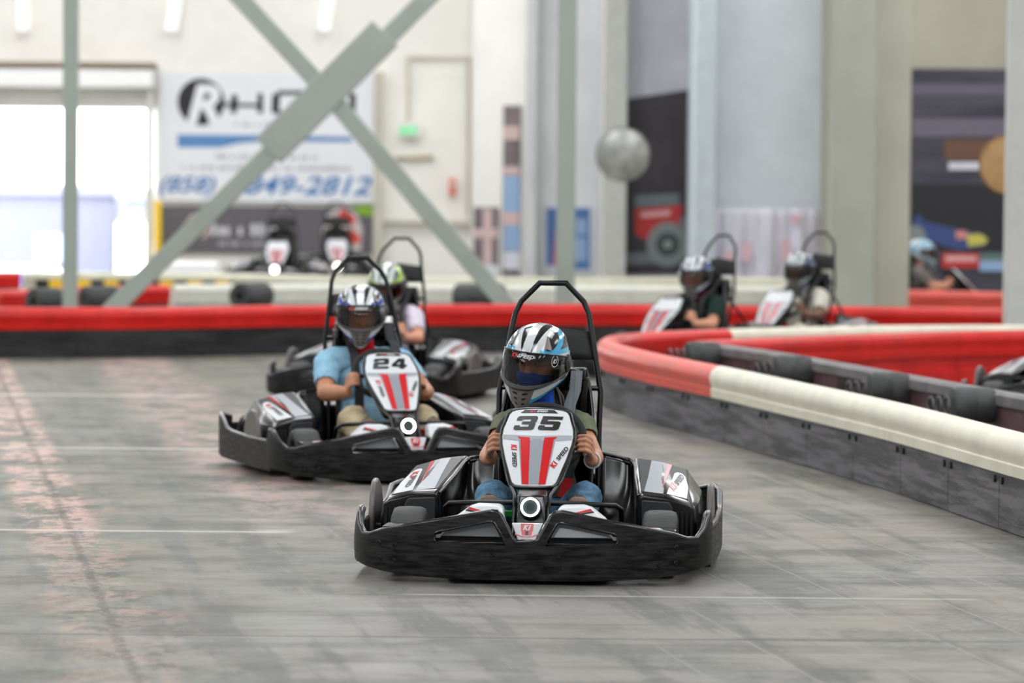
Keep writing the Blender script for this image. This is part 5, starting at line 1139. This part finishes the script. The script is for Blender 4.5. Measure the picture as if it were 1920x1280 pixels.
SHOES = {sg: shoe_meshes(sg) for sg in (-1, 1)}
def driver(kart, label, B, head, hrot, scheme, skin, shirt, trous, gaiter, detail=True, shoe=None, mask=True, sole=None):
    bme, shm, trm, nails = B
    P = empty('person'); P.location = kart.location; P.rotation_euler = kart.rotation_euler; tag(P, label, 'person', 'kart drivers')
    def add(name, me, m, par=P, **k):
        o = bpy.data.objects.new(name, me); COL.objects.link(o); o.parent = par
        if len(me.materials) == 0:
            me.materials.append(m); me.polygons.foreach_set('use_smooth', [True] * len(me.polygons))
        o.material_slots[0].link = 'OBJECT'; o.material_slots[0].material = m; return o
    b = add('body', bme, skin)
    o = add('shirt', shm, shirt); md = o.modifiers.new('t', 'SOLIDIFY'); md.thickness = 0.004; md.offset = 0
    o = add('trousers', trm, trous); md = o.modifiers.new('t', 'SOLIDIFY'); md.thickness = 0.004; md.offset = 0
    for sg in (-1, 1):
        up, so, trd = SHOES[sg]; s_ = add('shoe', up, shoe or cloth_mat('shoe_dark', (60, 54, 52))); add('sole', so, sole or SOLE, s_); add('sole_tread', trd, sole or SOLE, s_)
    hx, hy, hz = head
    h = helmet(P, head, hrot, scheme, detail)
    # neck gaiter
    cx = (hx) * 0.6
    mb = MB(); mb.loft([[Vector((cx * k + hx * (1 - k) + math.cos(a) * rx, 0.975 + (hy + 0.005 - 0.975) * (1 - k) + math.sin(a) * ry, z)) for a in np.linspace(0, 2 * math.pi, 25)[:-1]] for k, z, rx, ry in ((1, hz - 0.235, 0.085, 0.078), (0.8, hz - 0.215, 0.074, 0.072), (0.5, hz - 0.18, 0.067, 0.068), (0.2, hz - 0.14, 0.066, 0.07), (0, hz - 0.10, 0.068, 0.085))], cap=False)
    g = mb.build('neck_gaiter', gaiter, P, angle=70); md = g.modifiers.new('t', 'SOLIDIFY'); md.thickness = 0.004
    if mask:
        mb = MB(); mb.grid(lambda u, v: (lambda a, z: Vector((0.079 * math.sin(a) * math.sqrt(max(0.05, 1 - ((z + 0.005) / 0.125) ** 2)) , -0.104 * math.cos(a) * math.sqrt(max(0.05, 1 - ((z + 0.03) / 0.14) ** 2)) - 0.016 * math.exp(-(a / 0.28) ** 2) * math.exp(-((z + 0.03) / 0.03) ** 2) - 0.004, z)))((u * 2 - 1) * 1.3, -0.115 + (0.086 + 0.006 * math.cos((u * 2 - 1) * 3)) * v), 30, 18)
        g2 = mb.build('face_mask', gaiter, P, angle=80); g2.location = head; g2.rotation_euler = hrot
    if detail:
        for sg in (-1, 1):
            c = Vector((sg * 0.031, -0.0755, 0.008))
            mb = MB(); mb.lathe([(0.0, -0.0125), (0.007, -0.0104), (0.0125, 0.0), (0.007, 0.0104), (0, 0.0125)], 12, Matrix.Translation(c)); ey = mb.build('eye', EYEW, P, angle=80); ey.location = head; ey.rotation_euler = hrot
            mb = MB(); mb.lathe([(0, 0.0012), (0.0055, 0.0), (0.006, -0.004)], 12, Matrix.Translation(c + Vector((-0.002, -0.0118, 0))) @ Matrix.Rotation(R(90), 4, 'X')); mb.build('iris', EYED, ey)
            mb = MB(); mb.tube([c + Vector((-0.02 * 1, -0.012, 0.017 + (0.004 if sg > 0 else 0))), c + Vector((0, -0.018, 0.022)), c + Vector((0.02, -0.012, 0.017 + (0.004 if sg < 0 else 0)))], [0.003, 0.0045, 0.003], 8); eb = mb.build('eyebrow', BROW, P); eb.location = head; eb.rotation_euler = hrot
    return P
adult = body_meshes(0.205, 0.178, 0.585, 0.275, 0.425, -0.03, 0.0068, 0.19, 0.6, (-0.055, 0.953, 0.82), 1.16, (R(8), 0, R(-8)))
small = body_meshes(0.150, 0.140, 0.562, 0.214, 0.440, -0.012, 0.0042, 0.188, 0.32, (-0.040, 0.952, 0.812), 0.96, (R(7), R(7), R(-15)))
SK_T = skin_mat('skin_tan', (184, 128, 98)); SK_L = skin_mat('skin_light', (206, 146, 116)); SK_D = skin_mat('skin_brown', (112, 74, 54))
JEAN = cloth_mat('blue_jeans', (82, 116, 142), 0.35, 22); JEAN2 = cloth_mat('mid_blue_jeans', (70, 120, 166), 0.2); TAN = cloth_mat('tan_trousers', (176, 162, 132), 0.15); CREAM = cloth_mat('cream_trousers', (196, 188, 164), 0.12)
d35 = driver(K35, 'person in olive shirt and blue jeans with cyan, black and white helmet gripping the wheel', small, (-0.040, 0.952, 0.812), (R(7), R(7), R(-15)), SCH['cyan'], SK_T, cloth_mat('olive_shirt', (102, 107, 86)), JEAN, cloth_mat('royal_blue_cloth', (24, 74, 176), 0.2), True)
# hair, bracelet and nails of the nearest driver
mb = MB()
for i in range(26):
    a = -0.2 + i * 0.055; x0 = -0.04 + 0.075 * math.sin(a + 0.4); z0 = 0.715 + random.uniform(-0.01, 0.01); y0 = 0.985 + random.uniform(-0.02, 0.03); e_ = random.uniform(-0.02, 0.02)
    mb.tube([(x0, y0, z0), (x0 + 0.012 + e_, y0 - 0.01, z0 - 0.045), (x0 + 0.026 + e_, y0 - 0.03, z0 - 0.095), (x0 + 0.03 + e_ * 1.5, y0 - 0.045, z0 - 0.15)], [0.006, 0.007, 0.006, 0.002], 6)
hr = mb.build('hair', mat('dark_brown_hair', (62, 48, 42), 0.45, var=0.3, vscale=30), d35, angle=80); hr['kind'] = 'stuff'
for i, (p, n_) in enumerate(small[3]):
    q = Vector(n_).normalized(); mb = MB(); mb.lathe([(0, 0.0015), (0.004, 0.001), (0.0052, -0.001)], 10, Matrix.Translation(Vector(p) + q * 0.0082) @ q.to_track_quat('Z', 'Y').to_matrix().to_4x4()); mb.build('fingernail', mat('pale_blue_polish', (150, 200, 220), 0.2, coat=0.5), d35)
wv = np.array([0.168, 0.642, 0.491]) + np.array([1, 0, 0]) * 0.040 - np.array([0, -0.788, 0.616]) * 0.048 - np.array([0, 0.616, 0.788]) * 0.032; el_ = np.array([0.214 - 0.006, 0.80, 0.44]); dv_ = Vector(el_ - wv).normalized(); c0 = Vector(wv) + dv_ * 0.018
Qb = Matrix.Translation(c0) @ dv_.to_track_quat('Z', 'Y').to_matrix().to_4x4(); mb = MB(); mb.tube([Qb @ Vector((0.031 * math.cos(a), 0.031 * math.sin(a), 0)) for a in np.linspace(0, 2 * math.pi, 25)[:-1]], 0.0045, 8, closed=True); mb.build('wristband', mat('white_band', (214, 218, 224), 0.4), d35)
d24 = driver(K24, 'person in light blue shirt and tan trousers with blue and white helmet driving kart 24', adult, (-0.060, 0.952, 0.842), (R(7), 0, R(-15)), SCH['blue'], SK_T, cloth_mat('light_blue_shirt', (142, 184, 208), 0.12), TAN, cloth_mat('red_cloth', (170, 14, 24), 0.15), True, mask=False)
driver(KA, 'person in lilac-white shirt and blue jeans with lime and white helmet behind kart 24', adult, (-0.02, 0.955, 0.80), (R(20), 0, R(6)), SCH['lime'], SK_L, cloth_mat('lilac_shirt', (214, 206, 220)), JEAN2, cloth_mat('maroon_cloth', (96, 26, 32)), False, mask=False)
driver(KB, 'person in dark green shirt with white and blue helmet driving into the hairpin', adult, (-0.03, 0.955, 0.815), (R(8), 0, R(24)), SCH['navy'], SK_L, cloth_mat('dark_green_shirt', (30, 48, 42)), JEAN2, cloth_mat('maroon_cloth', ()), False, mask=False)
driver(KC, 'person in cream shirt and cream trousers with dark blue helmet following the hairpin', adult, (-0.03, 0.955, 0.815), (R(8), 0, R(14)), SCH['navy2'], SK_D, cloth_mat('cream_shirt', (206, 202, 190)), CREAM, cloth_mat('grey_cloth', (120, 122, 126)), False, mask=False)
driver(KD, 'far person in brown shirt with ice-blue helmet passing below the racing poster', adult, (-0.02, 0.955, 0.80), (R(8), 0, R(10)), SCH['ice'], SK_L, cloth_mat('taupe_shirt', (110, 104, 100)), TAN, cloth_mat('grey_cloth', ()), False, mask=False)
driver(KE, 'person mostly out of view driving between the inner barriers', adult, (-0.02, 0.955, 0.80), (R(8), 0, R(0)), SCH['navy'], SK_L, cloth_mat('grey_shirt', (120, 122, 126)), JEAN2, cloth_mat('grey_cloth', ()), False, mask=False)
# harness straps on the driven karts
def harness(k, sw, chy, dz=0.0):
    for sg in (-1, 1):
        p1 = [(sg * 0.117, 1.05, 0.775), (sg * 0.114, 0.99, 0.70), (sg * (0.110 + sw), 0.935, 0.645 + dz), (sg * (0.108 + sw), chy + 0.02, 0.59 + dz), (sg * (0.105 + sw), chy, 0.53)]
        p2 = [(sg * (0.105 + sw), chy, 0.53), (sg * 0.10, chy - 0.012, 0.46), (sg * 0.097, chy - 0.01, 0.40), (sg * 0.095, chy - 0.01, 0.35)]
        p3 = [(sg * 0.095, chy - 0.01, 0.35), (sg * 0.09, chy - 0.008, 0.31), (sg * 0.08, chy - 0.02, 0.27)]
        for nm, pp, m, key in (('harness_strap', p1, BELTD if dz else BELT, 0), ('harness_strap', p2, BELTD, 1), ('harness_webbing', p3, BELTR, 2)):
            kk = ('har', sw, sg, key)
            if kk not in TXT: TXT[kk] = ribbon(pp, 0.048).mesh(nm)
            o = link(nm, TXT[kk], m, k, angle=50)
for k, sw, cy in ((K35, -0.012, 0.870), (K24, 0.01, 0.838), (KA, 0.01, 0.838), (KB, 0.01, 0.838), (KC, 0.01, 0.838)): harness(k, sw, cy, 0.035 if sw > 0 else 0.0)
